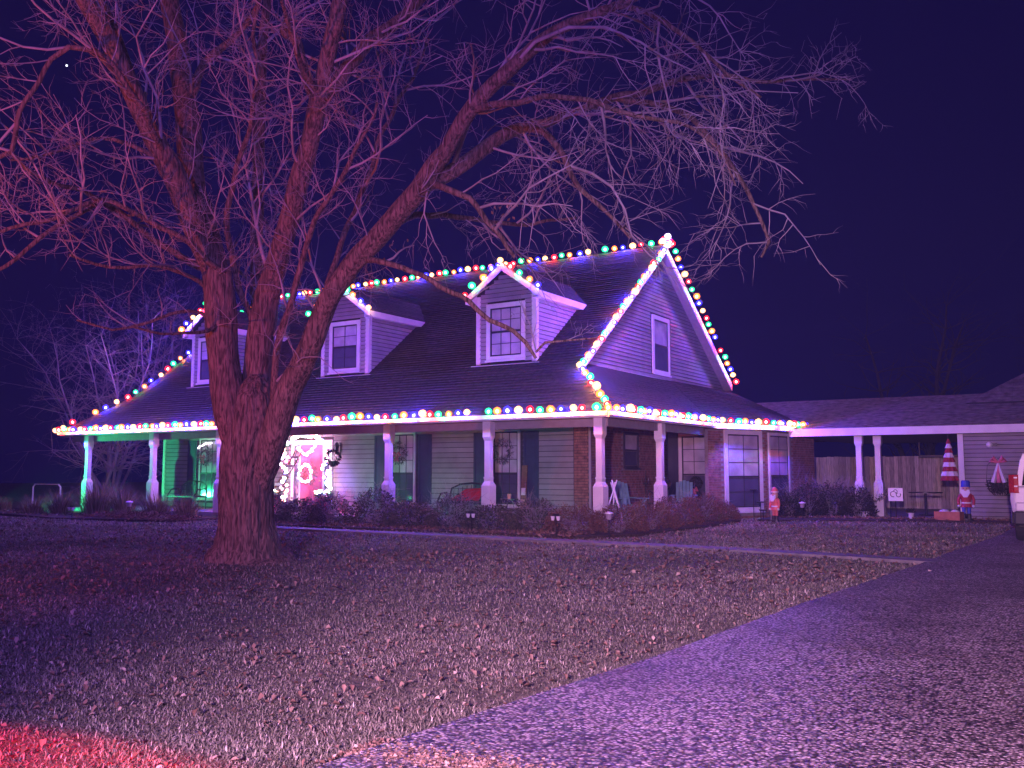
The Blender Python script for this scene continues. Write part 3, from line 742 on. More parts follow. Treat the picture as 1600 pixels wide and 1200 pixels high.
# left skirt (seen only from the other side) and the gables
b = MB(); b.prism([(XL, 0, EZ), KL_, (XL + d_ + 0.3, 13.4, KZ), (XL, 15.4, EZ)], (0, 0, -0.08)); b.build('left_roof_skirt', M_SHINGLE, house)
def gable_clip(z):
    ya = (z - EZ) / SL + 0.15; yb = BK - (z - BZ) / ((RZ - BZ) / (BK - RY)) - 0.15
    yb = RY + (RZ - z) * (BK - RY) / (RZ - BZ) - 0.15
    return (ya, min(yb, 14.6)) if yb > ya else None
MG = frame((GX, 0, 0), (0, 1, 0))
gw = MB(); gw.prism([(GX, 1.9, 4.25), (GX, 14.6, 4.25), (GX, RY, RZ - 0.05)], (-0.12, 0, 0)); gable = gw.build('gable_wall', M_SHEATH, house)
GW = (7.2, 8.58, 4.62, 6.28)
siding(gable, MG, 0, 0, 4.36, RZ - 0.15, 0.115, M_SIDING, holes=[(GW[0] - 0.1, GW[1] + 0.1, GW[2] - 0.1, GW[3] + 0.1)], clip=gable_clip)
window(house, MG, GW[0] + 0.14, GW[1] - 0.14, GW[2] + 0.02, GW[3] - 0.02, nx=1, ny=1, nyb=1, trim=0.13, blind_top=True)
v_ = MB()
for i in range(5): v_.box((7.55 - i * 0.0, 0.022, 7.5 + i * 0.085), (8.05, 0.05, 7.56 + i * 0.085), MG)
v_.build('gable_vent', M_SIDING_D, house)
fl = MB(); fl.box((3.3, 0.022, 4.33), (9.9, 0.04, 4.37), MG); fl.build('gable_flashing', M_TRIM, house)
b = MB(); b.prism([(XL + d_ + 0.3, 1.9, 4.25), (XL + d_ + 0.3, 13.4, 4.25), (XL + d_ + 0.3, RY, RZ - 0.05)], (0.12, 0, 0)); b.build('left_gable_wall', M_SIDING, house)
# rake boards on both gables (white), with soffit between board and wall
for X, s in ((XR - d_, 1), (XL + d_, -1)):
    for (A, B) in (((d_, KZ), (RY, RZ)), ((BK, BZ), (RY, RZ))):
        b = MB()
        b.hexa([(X, A[0], A[1] - 0.26), (X + s * 0.03, A[0], A[1] - 0.26), (X + s * 0.03, B[0], B[1] - 0.26), (X, B[0], B[1] - 0.26),
                (X, A[0], A[1] - 0.012), (X + s * 0.03, A[0], A[1] - 0.012), (X + s * 0.03, B[0], B[1] - 0.012), (X, B[0], B[1] - 0.012)])
        b.build('rake_board', M_TRIM, house)
        b = MB(); x2 = GX if s > 0 else X + 0.3
        b.hexa([(X - s * 0.002, A[0], A[1] - 0.25), (x2, A[0], A[1] - 0.25), (x2, B[0], B[1] - 0.25), (X - s * 0.002, B[0], B[1] - 0.25),
                (X - s * 0.002, A[0], A[1] - 0.23), (x2, A[0], A[1] - 0.23), (x2, B[0], B[1] - 0.23), (X - s * 0.002, B[0], B[1] - 0.23)])
        b.build('rake_soffit', M_SOFFIT, house)

# fascia round the eaves, porch ceiling, beam
def fascia(a, c, z0=2.70, z1=2.85, m=None, parent=house, name='fascia', off=0.0):
    a = Vector((a[0], a[1], 0)); c = Vector((c[0], c[1], 0)); u = (c - a).normalized(); n = Vector((u.y, -u.x, 0))
    b = MB(); p = [a, c, c + n * 0.03, a + n * 0.03]
    b.hexa([(q.x, q.y, z0) for q in p] + [(q.x, q.y, z1) for q in p]); return b.build(name, m or M_TRIM, parent)
fascia((XL, 0), (XR, 0)); fascia(P0, P1); fascia(P1, P2); fascia(P2, P3); fascia((XL, 14), (XL, 0))
# gutter lip above fascia
def gutter(a, c):
    a = Vector((a[0], a[1], 0)); c = Vector((c[0], c[1], 0)); u = (c - a).normalized(); n = Vector((u.y, -u.x, 0))
    b = MB(); p = [a + n * 0.032, c + n * 0.032, c + n * 0.12, a + n * 0.12]
    b.hexa([(q.x, q.y, 2.74) for q in p] + [(q.x, q.y, 2.84) for q in p]); return b.build('gutter', M_TRIM, house)
gutter((XL, 0), (XR, 0)); gutter(P0, P1)
b = MB(); b.prism([(XL, 0.002, 2.705), (0, 0.002, 2.705), (0.115, 6.69, 2.705), (1.26, 9.18, 2.705), (1.7, 11.4, 2.705), (1.6, 13.8, 2.705), (XL, 13.8, 2.705)], (0, 0, 0.05))
b.build('porch_ceiling', M_SOFFIT, house)
b = MB(); b.box((XL + 0.3, 0.3, 2.50), (-0.3, 0.45, 2.70)); b.box((-0.3, 0.3, 2.50), (-0.15, 6.6, 2.70)); b.build('porch_beam', M_SOFFIT, house)
b = MB(); b.box((XL + 0.2, 0.1, -0.2), (-0.05, 2.6, 0.15)); b.box((-1.9, 2.602, -0.2), (-0.05, 8.8, 0.15)); b.build('porch_floor', M_FLOOR, house)
b = MB(); b.box((-13.2, -0.35, -0.2), (-10.4, 0.098, 0.10)); b.build('porch_step', M_WALK, house)

# posts
def post_mesh(h0=0.15, h1=2.70):
    b = MB()
    def pr(w, z0, z1, w2=None):
        w2 = w2 or w
        b.hexa([(-w, -w, z0), (w, -w, z0), (w, w, z0), (-w, w, z0), (-w2, -w2, z1), (w2, -w2, z1), (w2, w2, z1), (-w2, w2, z1)])
    pr(0.135, h0, 1.06); pr(0.135, 1.06, 1.17, 0.085); pr(0.085, 1.17, 1.24); pr(0.095, 1.24, 1.28); pr(0.080, 1.28, 2.20, 0.080)
    pr(0.080, 2.20, 2.30, 0.115); pr(0.115, 2.30, h1)
    return b
pm = post_mesh(); po = pm.build('porch_post', M_TRIM, house, loc=(-0.31, 0.2, 0))
for (x, y) in [(-3.52, 0.2), (-6.85, 0.2), (-13.75, 0.2), (-17.08, 0.2), (-20.73, 0.2), (-0.15, 3.36)]:
    o = po.copy(); COL.objects.link(o); o.location = (x, y, 0)

# front wall under the porch
FY = 2.6
MF = frame((0, FY, 0), (1, 0, 0))
b = MB(); b.box((-19.74, FY, 0.15), (-1.9, FY + 0.2, 2.70)); fw_ = b.build('front_wall', M_SHEATH, house)
wins = [(-17.70, -16.62), (-8.80, -7.80), (-5.02, -4.06)]
door = (-12.62, -11.62)
holes = [(a - 0.1, b_ + 0.1, 0.35, 2.68) for a, b_ in wins] + [(door[0] - 0.45, door[1] + 0.45, 0, 2.5)]
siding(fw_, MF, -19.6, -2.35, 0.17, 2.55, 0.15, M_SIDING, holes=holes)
b = MB(); b.box((-19.6, 0.0, 2.552), (-2.35, 0.03, 2.70), MF); b.build('frieze_board', M_SOFFIT, house)
b = MB(); b.box((-19.74, 0.0, 0.15), (-19.602, 0.035, 2.70), MF); b.build('corner_board', M_TRIM, house)
b = MB(); b.box((-19.76, FY, 0.15), (-19.742, 8.0, 2.70)); b.build('left_wall', M_SIDING_D, house)
for a, b_ in wins:
    window(house, MF, a + 0.07, b_ - 0.07, 0.50, 2.56, nx=3, ny=3, nyb=3, rail=0.42, trim=0.07, blind_top=True, trim_m=M_TRIM)
    shutter(house, MF, a - 0.62, a - 0.12, 0.45, 2.54); shutter(house, MF, b_ + 0.12, b_ + 0.62, 0.45, 2.54)
bricks(house, MF, -2.33, -1.9, 0.17, 2.69, seed=3)
# door
b = MB(); b.box((door[0] - 0.42, 0.0, 0.15), (door[0] - 0.30, 0.05, 2.45), MF); b.box((door[1] + 0.30, 0.0, 0.15), (door[1] + 0.42, 0.05, 2.45), MF)
b.box((door[0] - 0.30, 0.0, 2.30), (door[1] + 0.30, 0.05, 2.45), MF); b.box((door[0] - 0.05, 0.0, 0.15), (door[0], 0.045, 2.30), MF); b.box((door[1], 0.0, 0.15), (door[1] + 0.05, 0.045, 2.30), MF)
b.build('door_frame', M_TRIM, house)
b = MB(); b.box((door[0], 0.0, 0.17), (door[1], 0.03, 2.29), MF); dr = b.build('door', mat('pale_pink_door', (0.60, 0.13, 0.22), 0.4, 0.08), house)
for (xa, xb, za, zb) in ((0.12, 0.45, 0.35, 0.95), (0.55, 0.88, 0.35, 0.95), (0.12, 0.45, 1.1, 2.1), (0.55, 0.88, 1.1, 2.1)):
    p = MB(); p.box((door[0] + xa, 0.031, za), (door[0] + xb, 0.042, zb), MF); p.build('raised_panel', MATS['pale_pink_door'], dr)
p = MB(); p.ball((door[1] - 0.09, FY - 0.07, 1.12), 0.035); p.build('door_knob', mat('brass', (0.6, 0.4, 0.15), 0.3, 0.05, metallic=1), dr, smooth=True)
for xa in (door[0] - 0.29, door[1] + 0.06):
    p = MB(); p.box((xa, 0.0, 0.17), (xa + 0.23, 0.012, 2.29), MF); sd = p.build('sidelight', M_GLASS, house)

# right wall under the side porch (brick) and the bay
MS = frame((-1.9, 0, 0), (0, 1, 0))
b = MB(); b.box((-2.05, FY + 0.2, 0.15), (-1.91, 8.8, 2.70)); b.box((-1.91, FY + 0.02, 0.15), (-1.9, 8.8, 2.70)); b.build('side_wall', M_MORTAR, house)
sw = (4.80, 5.68, 1.56, 2.52)
bricks(house, MS, FY, 7.9, 0.17, 2.69, holes=[(sw[0] - 0.06, sw[1] + 0.06, sw[2] - 0.06, sw[3] + 0.06)], seed=1)
window(house, MS, sw[0], sw[1], sw[2], sw[3], nx=1, ny=1, nyb=1, trim=0.05, rail=0.5, trim_m=M_FRAME_DARK, blind_bot=False)
b = MB(); b.box((7.92, 0.0, 0.15), (8.75, 0.03, 2.69), MS); b.build('side_door', M_SHUTTER, house)
b = MB(); b.tube([(-1.80, 2.50, 2.68), (-1.80, 2.50, 0.25), (-1.80, 2.36, 0.18)], 0.04, 8); b.build('downspout', M_SIDING_D, house)
MA = frame((0, 8.8, 0), (1, 0, 0))
b = MB(); b.box((-1.9, 8.8, 0.15), (-0.3, 8.95, 2.70)); b.build('bay_wall', M_MORTAR, house)
bricks(house, MA, -1.9, -0.3, 0.17, 2.69, holes=[(-1.96, -0.75, 0.1, 2.69)], seed=4)
window(house, MA, -1.74, -0.92, 0.32, 2.56, nx=2, ny=3, nyb=2, rail=0.45, trim=0.11)
dB = (P2 - P1); dB.z = 0; dB.normalize(); nB = Vector((dB.y, -dB.x, 0))
B0 = Vector((P1.x, P1.y, 0)) - nB * 0.45 + dB * 0.2
MBm = frame(B0, dB)
Lb = 2.55
b = MB(); b.box((0, -0.15, -0.1), (Lb, 0.0, 2.70), MBm); b.build('bay_wall', M_MORTAR, house)
bricks(house, MBm, 0, Lb, 0.0, 2.69, holes=[(0.64, 2.32, 0.1, 2.69)], seed=5)
window(house, MBm, 0.80, 2.16, 0.33, 2.56, nx=2, ny=3, nyb=2, rail=0.42, trim=0.14)
dC = (P3 - P2); dC.z = 0; dC.normalize()
C0 = B0 + dB * Lb
MC = frame(C0, dC)
b = MB(); b.box((0, -0.15, -0.1), (3.2, 0.0, 2.70), MC); b.build('bay_wall', M_MORTAR, house)
bricks(house, MC, 0, 3.2, 0.0, 2.69, holes=[(0.0, 1.5, 0.1, 2.69)], seed=6)
window(house, MC, 0.14, 1.32, 0.36, 2.56, nx=2, ny=3, nyb=1, rail=0.42, trim=0.09)
b = MB(); b.prism([(C0.x - 0.3, C0.y, 0), (C0.x + dC.x * 3.2, C0.y + dC.y * 3.2, 0), (C0.x + dC.x * 3.2 - 1, 13, 0), (-1.9, 13, 0), (-1.9, 9, 0)], (0, 0, 2.7)); b.build('bay_core', M_SIDING_D, house)

# ------------------------------------------------------------------ dormers
def dormer(cx, variant=0):
    w = 0.98; y0 = 2.1; zb = EZ + y0 * SL - 0.02; ze = 6.42; za = 7.22; ov = 0.22
    yb = (ze - EZ) / SL; ya = (za + 0.1 - EZ) / SL
    b = MB()
    b.prism([(cx - w, y0, zb), (cx + w, y0, zb), (cx + w, y0, ze), (cx, y0, za - 0.06), (cx - w, y0, ze)], (0, 0.1, 0))
    for s in (-1, 1):
        b.prism([(cx + s * w, y0 + 0.1, zb + 0.05), (cx + s * w, y0 + 0.1, ze), (cx + s * w, yb, ze)], (-s * 0.08, 0, 0))
    d = b.build('dormer', M_SHEATH, house)
    MD = frame((cx, y0, 0), (1, 0, 0))
    wl_, wr_, wz0, wz1 = -0.52, 0.52, zb + 0.24, zb + 1.62
    slope = (za - ze) / (w)
    def cl(z):
        h = w if z < ze - 0.05 else max(0, w - (z - ze + 0.05) / slope)
        return (-h + 0.1, h - 0.1) if h > 0.2 else None
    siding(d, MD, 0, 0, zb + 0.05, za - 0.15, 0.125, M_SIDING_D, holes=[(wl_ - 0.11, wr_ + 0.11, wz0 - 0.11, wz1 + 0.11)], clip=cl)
    window(d, MD, wl_, wr_, wz0, wz1, nx=3 if variant == 0 else 2, ny=2, nyb=2, trim=0.13, direct=True, blind_top=True, blind_bot=variant == 0)
    for s in (-1, 1):
        Ms = frame((cx + s * w, 0, 0), (0, s, 0))
        def cs(z, s=s):
            yy = (z + 0.06 - EZ) / SL
            return (y0 + 0.06, yy) if s > 0 else (-yy, -y0 - 0.06)
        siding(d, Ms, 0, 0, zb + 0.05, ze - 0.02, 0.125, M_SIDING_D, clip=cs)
        c = MB(); xx = cx + s * w
        c.box((min(xx, xx - s * 0.12), y0 - 0.025, zb), (max(xx, xx - s * 0.12), y0 - 0.001, ze)); c.box((min(xx + s * 0.001, xx + s * 0.03), y0 - 0.025, zb), (max(xx + s * 0.001, xx + s * 0.03), y0 + 0.11, ze))
        c.build('corner_board', M_TRIM, d)
        # roof of the dormer
        e = ov + w; ez = ze - 0.02; zr = za + 0.06
        roof_plane(d, [(cx + s * e, y0 - ov, ez), (cx + s * e, (ez - EZ) / SL, ez), (cx, (zr - EZ) / SL, zr), (cx, y0 - ov, zr)], M_SHINGLE, deck=0.03, deckname='dormer_roof')
        # eave fascia, soffit return, rake
        f = MB(); X = cx + s * e
        f.box((min(X, X + s * 0.03), y0 - ov - 0.02, ez - 0.20), (max(X, X + s * 0.03), (ez - EZ) / SL - 0.08, ez - 0.015)); f.build('fascia', M_TRIM, d)
        f = MB(); f.box((min(xx + s * 0.031, X - s * 0.002), y0 - ov, ez - 0.19), (max(xx + s * 0.031, X - s * 0.002), (ez - EZ) / SL - 0.25, ez - 0.165)); f.build('soffit', M_TRIM, d)
        f = MB(); r0 = (X + s * 0.03, ez); r1 = (cx, zr)
        f.hexa([(r0[0], y0 - ov - 0.04, r0[1] - 0.20), (r1[0], y0 - ov - 0.04, r1[1] - 0.22), (r1[0], y0 - ov - 0.005, r1[1] - 0.22), (r0[0], y0 - ov - 0.005, r0[1] - 0.20),
                (r0[0], y0 - ov - 0.04, r0[1] - 0.015), (r1[0], y0 - ov - 0.04, r1[1] - 0.015), (r1[0], y0 - ov - 0.005, r1[1] - 0.015), (r0[0], y0 - ov - 0.005, r0[1] - 0.015)])
        f.build('rake_board', M_TRIM, d)
        f = MB(); f.prism([(X, y0 - ov, ez - 0.21), (xx, y0 - ov, ez - 0.21), (xx, y0 - ov, ez + 0.05)], (0, ov - 0.03, 0)); f.build('eave_return', M_TRIM, d)
    f = MB(); f.box((cx - w - 0.15, y0 - 0.12, zb - 0.03), (cx + w + 0.15, y0 - 0.03, zb - 0.005)); f.build('flashing', M_SIDING_D, d)
    return d
for cx, v in ((-4.22, 0), (-10.30, 1), (-16.66, 1)): dormer(cx, v)

# ------------------------------------------------------------------ garage and breezeway
garage = thing('garage', 'low garage with open breezeway, pale siding and a long white fascia', 'garage')
gy0, gyr, gzr = 10.15, 14.7, 4.0
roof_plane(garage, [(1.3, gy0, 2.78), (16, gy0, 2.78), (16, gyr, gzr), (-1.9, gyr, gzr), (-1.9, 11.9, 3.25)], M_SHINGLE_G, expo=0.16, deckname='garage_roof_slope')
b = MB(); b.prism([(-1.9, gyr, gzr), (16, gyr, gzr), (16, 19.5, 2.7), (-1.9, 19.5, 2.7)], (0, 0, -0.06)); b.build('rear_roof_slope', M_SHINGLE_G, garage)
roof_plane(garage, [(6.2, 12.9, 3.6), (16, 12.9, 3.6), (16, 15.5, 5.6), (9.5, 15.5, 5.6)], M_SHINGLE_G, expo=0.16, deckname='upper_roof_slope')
b = MB(); b.box((1.35, gy0 - 0.03, 2.53), (16, gy0, 2.765)); b.build('fascia', M_TRIM, garage)
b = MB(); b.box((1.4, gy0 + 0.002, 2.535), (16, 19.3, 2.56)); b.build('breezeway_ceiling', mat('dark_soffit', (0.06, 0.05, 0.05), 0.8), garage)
MGa = frame((0, 10.62, 0), (1, 0, 0))
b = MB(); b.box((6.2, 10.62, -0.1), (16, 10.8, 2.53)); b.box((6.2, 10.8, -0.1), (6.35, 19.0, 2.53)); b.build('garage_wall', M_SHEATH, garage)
siding(garage, MGa, 6.34, 16, 0.12, 2.53, 0.122, M_SIDING)
b = MB(); b.box((6.18, -0.0, 0.0), (6.33, 0.04, 2.53), MGa); b.build('corner_board', M_TRIM, garage)
b = MB(); b.box((6.34, 0.0, -0.05), (16, 0.015, 0.118), MGa); b.build('foundation', M_MORTAR, garage)
b = post_mesh(0.0, 2.53); gp = b.build('breezeway_post', M_TRIM, garage, loc=(3.38, 10.6, 0))
for (x, y) in ((3.88, 10.9), (0.45, 14.0)):
    o = gp.copy(); COL.objects.link(o); o.location = (x, y, 0)
b = MB(); b.box((1.6, 10.3, -0.05), (6.19, 19, 0.05)); b.build('breezeway_floor', M_FLOOR, garage)
b = MB(); b.box((4.1, 17.0, 1.95), (6.1, 17.05, 2.02)); b.box((4.1, 17.0, 2.0), (4.14, 17.04, 2.5)); b.box((5.9, 17.0, 2.0), (5.94, 17.04, 2.5)); b.build('hanging_rail', M_BLACK, garage)

# fence behind the breezeway
fence = thing('wooden_fence', 'weathered grey plank fence seen through the open breezeway', 'fence')
x = -2.5
for i in range(75):
    h = 2.0 + random.uniform(-0.015, 0.015); q = MB(); w = 0.138
    q.hexa([(x, 18.0, 0), (x + w, 18.0, 0), (x + w, 18.02, 0), (x, 18.02, 0), (x, 18.0, h), (x + w, 18.0, h), (x + w, 18.02, h), (x, 18.02, h)])
    o = q.build('plank', M_FENCE, fence, loc=(0, random.uniform(-0.008, 0.008), 0))
    x += 0.146
b = MB(); b.box((-2.5, 18.035, 0.3), (8.4, 18.08, 0.39)); b.box((-2.5, 18.035, 1.6), (8.4, 18.08, 1.69)); b.build('rail', M_FENCE, fence)

# ------------------------------------------------------------------ strings of coloured bulbs
def bulb_mesh(k):
    b = MB(); b.lathe([(0.010, 0.020), (0.040, 0.046), (0.040, 0.082), (0.010, 0.112)], 6)
    n1 = len(b.f)
    b.lathe([(0.016, -0.014), (0.076, 0.012), (0.104, 0.064), (0.086, 0.124), (0.030, 0.166)], 10)  # glass made larger than life to give each bulb its bloom
    me = bpy.data.meshes.new('bulb'); me.from_pydata(b.v, [], b.f); me.materials.append(M_BULB[k]); me.materials.append(M_SHELL[k])
    me.polygons.foreach_set('material_index', [0] * n1 + [1] * (len(b.f) - n1))
    me.polygons.foreach_set('use_smooth', [True] * len(me.polygons)); me.update(); return me
def mini_mesh(k):
    b = MB(); b.lathe([(0.010, 0.0), (0.030, 0.016), (0.034, 0.040), (0.014, 0.066)], 6)
    me = bpy.data.meshes.new('mini_bulb'); me.from_pydata(b.v, [], b.f); me.materials.append(M_MINI[k]); me.update(); return me
BULB = {k: bulb_mesh(k) for k in M_BULB}
MINI = {k: mini_mesh(k) for k in M_BULB}
LAMP = {}
for k in GLOW:
    d = bpy.data.lights.new(k + '_bulb_light', 'POINT'); d.energy = WATTS[k]; d.color = GLOW[k]; d.shadow_soft_size = 0.02; LAMP[k] = d
CYCLE = ['warm', 'red', 'green', 'amber', 'blue']
def light_string(path, spacing, label, start=0, group='strings of coloured bulbs along the roof', tilt=(0, -0.25), order=None, sag=0.015, jit=0.028, group_on=True, name='light_string', size=1.0, mini=False):
    path = [Vector(p) for p in path]
    root = thing(name, label, 'christmas lights', tuple(path[0]), 0, group if group_on else None)
    org = path[0]; order = order or CYCLE
    seg = [(path[i], path[i + 1]) for i in range(len(path) - 1)]
    tot = sum((b - a).length for a, b in seg); n = int(tot / spacing)
    pts = []
    for k in range(n + 1):
        d = k * tot / n
        for a, b in seg:
            L = (b - a).length
            if d <= L + 1e-6: pts.append(a.lerp(b, min(1, d / L))); break
            d -= L
    wire = []
    for k, p in enumerate(pts):
        q = p + Vector((random.uniform(-jit, jit), random.uniform(-jit, jit), random.uniform(-jit, jit) * 0.6))
        key = order[(k + start) % len(order)]
        if not mini and random.random() < 0.025:      # a bulb missing here and there
            wire.append(q - org - Vector((0, 0, 0.004))); continue
        o = link('bulb', (MINI if mini else BULB)[key], root, q - org, (tilt[1] + random.uniform(-0.4, 0.4), tilt[0] + random.uniform(-0.4, 0.4), random.random() * 6))
        sc = random.uniform(0.82, 1.12) * size; o.scale = (sc, sc, sc)
        if not mini: link('bulb_light', LAMP[key], root, q - org + Vector((0, 0, 0.06)))
        wire.append(q - org - Vector((0, 0, 0.004)))
        if k < n: wire.append((p + pts[k + 1]) / 2 - org - Vector((0, 0, sag + 0.004)))
    w = MB(); w.tube(wire, 0.006, 3); w.build('wire', M_WIRE, root)
    return root
f_ = Vector((0, -0.09, EZ + 0.04))
light_string([(XL, -0.24, EZ + 0.0), (XR + 0.1, -0.24, EZ + 0.0)], 0.305, 'long straight row of coloured bulbs along the front porch eave', 0)
light_string([(0.20, 0.05, EZ + 0.0), (0.32, 6.66, EZ + 0.0), (1.42, 9.13, EZ + 0.0), (1.90, 11.4, EZ + 0.0)], 0.305, 'row of coloured bulbs along the right side eave and over the bay windows', 3)
light_string([(-0.03, 0.03, EZ + 0.09), (-1.72, 1.72, KZ + 0.07)], 0.26, 'short bright run of bulbs up the right front roof corner', 1)
light_string([(-1.58, d_ + 0.05, KZ + 0.05), (-1.58, RY, RZ + 0.03)], 0.30, 'bulbs climbing the near slope of the tall right gable', 2)
light_string([(-1.58, RY + 0.1, RZ - 0.0), (-1.58, BK, BZ + 0.02)], 0.34, 'bulbs going down the far slope of the tall right gable', 1)
light_string([(XL + d_, RY, RZ + 0.07), (-1.9, RY, RZ + 0.07)], 0.33, 'row of coloured bulbs along the top ridge of the main roof', 2)
light_string([(XL + 0.05, 0.03, EZ + 0.09), (XL + d_, d_, KZ + 0.07), (XL + d_, 3.9, EZ + 3.9 * SL + 0.07), (XL + d_, RY, RZ + 0.07)], 0.40, 'bulbs rising from the far left porch corner up the left roof edge', 0)
light_string([(-1.7, RY - 0.35, RZ + 0.0), (-1.64, RY, RZ + 0.26), (-1.7, RY + 0.3, RZ + 0.02), (-1.62, RY - 0.2, RZ - 0.1)], 0.16, 'tangle of bright bulbs bunched at the peak of the right gable', 3, order=['white', 'green', 'blue', 'white', 'red'])
for cx, side, st, lb in ((-4.22, 'both', 1, 'bulbs over the little gable of the right dormer'), (-10.30, 'both', 2, 'bulbs over the little gable of the middle dormer'), (-16.66, 'both', 3, 'bulbs over the little gable of the left dormer behind the tree')):
    e = 1.24; light_string([(cx - e, 1.79, 6.42), (cx, 1.79, 7.28), (cx + e, 1.79, 6.42)], 0.37, lb, st)

# garland of frosted bulbs round the front door
gl = thing('door_garland', 'thick garland of white and pink bulbs framing the front door', 'garland', (-12.1, 2.4, 0.15))
path = [(-0.98, 0.25), (-0.95, 0.9), (-0.99, 1.5), (-0.93, 2.1), (-0.55, 2.36), (0, 2.42), (0.55, 2.36), (0.93, 2.1), (0.97, 1.5), (0.92, 0.9), (0.98, 0.25)]
lv = MB(); k = 0; pp = [Vector((x, 0, z)) for x, z in path]
for i in range(len(pp) - 1):
    L = (pp[i + 1] - pp[i]).length; n = int(L / 0.012)
    for j in range(n):
        p = pp[i].lerp(pp[i + 1], j / n); a = random.random() * 6.283; r = random.uniform(0.02, 0.10)
        dv = Vector((math.cos(a), math.sin(a) * 0.6 - 0.2, random.uniform(-.6, .6)))
        lv.leaf(p + dv * r * 0.4, dv, 0.015, random.uniform(0.06, 0.13), random.random())
    m_ = int(L / 0.055)
    for j in range(m_):
        p = pp[i].lerp(pp[i + 1], (j + random.random() * 0.6) / m_) + Vector((random.uniform(-0.14, 0.14), random.uniform(-0.18, -0.07), random.uniform(-0.03, 0.03)))
        key = random.choice(['white', 'white', 'white', 'pink', 'pink', 'warm', 'amber', 'blue', 'green', 'red'])
        o = link('bulb', MINI[key], gl, p, (random.uniform(-1.5, 1.5), random.uniform(-1, 1), 0)); o.scale = (1.5, 1.5, 1.5)
lv.build('garland_branch', M_GREENERY, gl)
for p, c_, e_ in (((-0.95, -0.25, 0.7), (1, .1, .5), 22), ((-0.9, -0.25, 1.7), (1, .1, .5), 26), ((0.95, -0.25, 1.8), (0.35, 0.45, 1.0), 9), ((1.0, -0.25, 1.0), (0.10, 0.1, 1.0), 40), ((1.1, -0.25, 0.35), (1, .05, .35), 16), ((0, -0.3, 2.2), (1, .05, .3), 34)):
    d = bpy.data.lights.new('garland_light', 'POINT'); d.energy = e_ * 1.7; d.color = c_; d.shadow_soft_size = 0.04; link('garland_light', d, gl, p)
for i in range(46):                      # the wreath and swag of pink lights hanging on the door itself
    a = i / 26 * 6.283
    p = Vector((-0.02 + 0.27 * math.cos(a), -0.10, 1.20 + 0.27 * math.sin(a))) if i < 26 else Vector((-0.45 + (i - 26) * 0.047, -0.12, 2.12 - 0.30 * math.sin((i - 26) / 19 * 3.14)))
    o = link('bulb', MINI[random.choice(['pink', 'pink', 'white', 'red'])], gl, p + Vector((random.uniform(-.02, .02), 0, random.uniform(-.02, .02))), (random.uniform(-1.5, 1.5), 0, 0)); o.scale = (1.1, 1.1, 1.1)
# small icicle lights over the left window wreath
light_string([(-17.62, 2.46, 2.30), (-17.3, 2.44, 2.42), (-16.9, 2.44, 2.46)], 0.085, 'short arc of tiny white bulbs above the left window wreath', 0, order=['white'], size=0.6, mini=True, group_on=False, tilt=(0, 2.6), jit=0.02)
# lights in the two red pots
def pot(x, y, label, n=16):
    t = thing('planter', label, 'planter', (x, y, 0.15), 0, 'red pots beside the front door')
    b = MB(); b.lathe([(0.17, 0), (0.24, 0.38), (0.27, 0.38), (0.27, 0.46), (0.22, 0.46), (0.21, 0.42), (0.001, 0.41)], 16); b.build('pot', M_RED, t, smooth=False)
    b = MB()
    for i in range(500):
        a = random.random() * 6.283; r = random.random() ** .5 * 0.26; z = 0.42 + random.random() * 0.2
        b.leaf((r * math.cos(a), r * math.sin(a), z), (math.cos(a), math.sin(a), random.uniform(-.2, 1)), 0.02, 0.1, random.random())
    b.build('foliage', M_GREENERY, t)
    for i in range(n):
        a = random.random() * 6.283; r = random.random() ** .5 * 0.28
        o = link('bulb', MINI[random.choice(['green', 'blue', 'white', 'amber', 'red', 'green'])], t, (r * math.cos(a), r * math.sin(a) - 0.04, 0.58 + random.random() * 0.1), (random.uniform(-1, 1), random.uniform(-1, 1), 0)); o.scale = (.9, .9, .9)
pot(-12.72, 1.4, 'red pot heaped with coloured bulbs, left of the door by the tree trunk')
pot(-10.52, 1.5, 'red pot heaped with coloured bulbs, right of the front door')

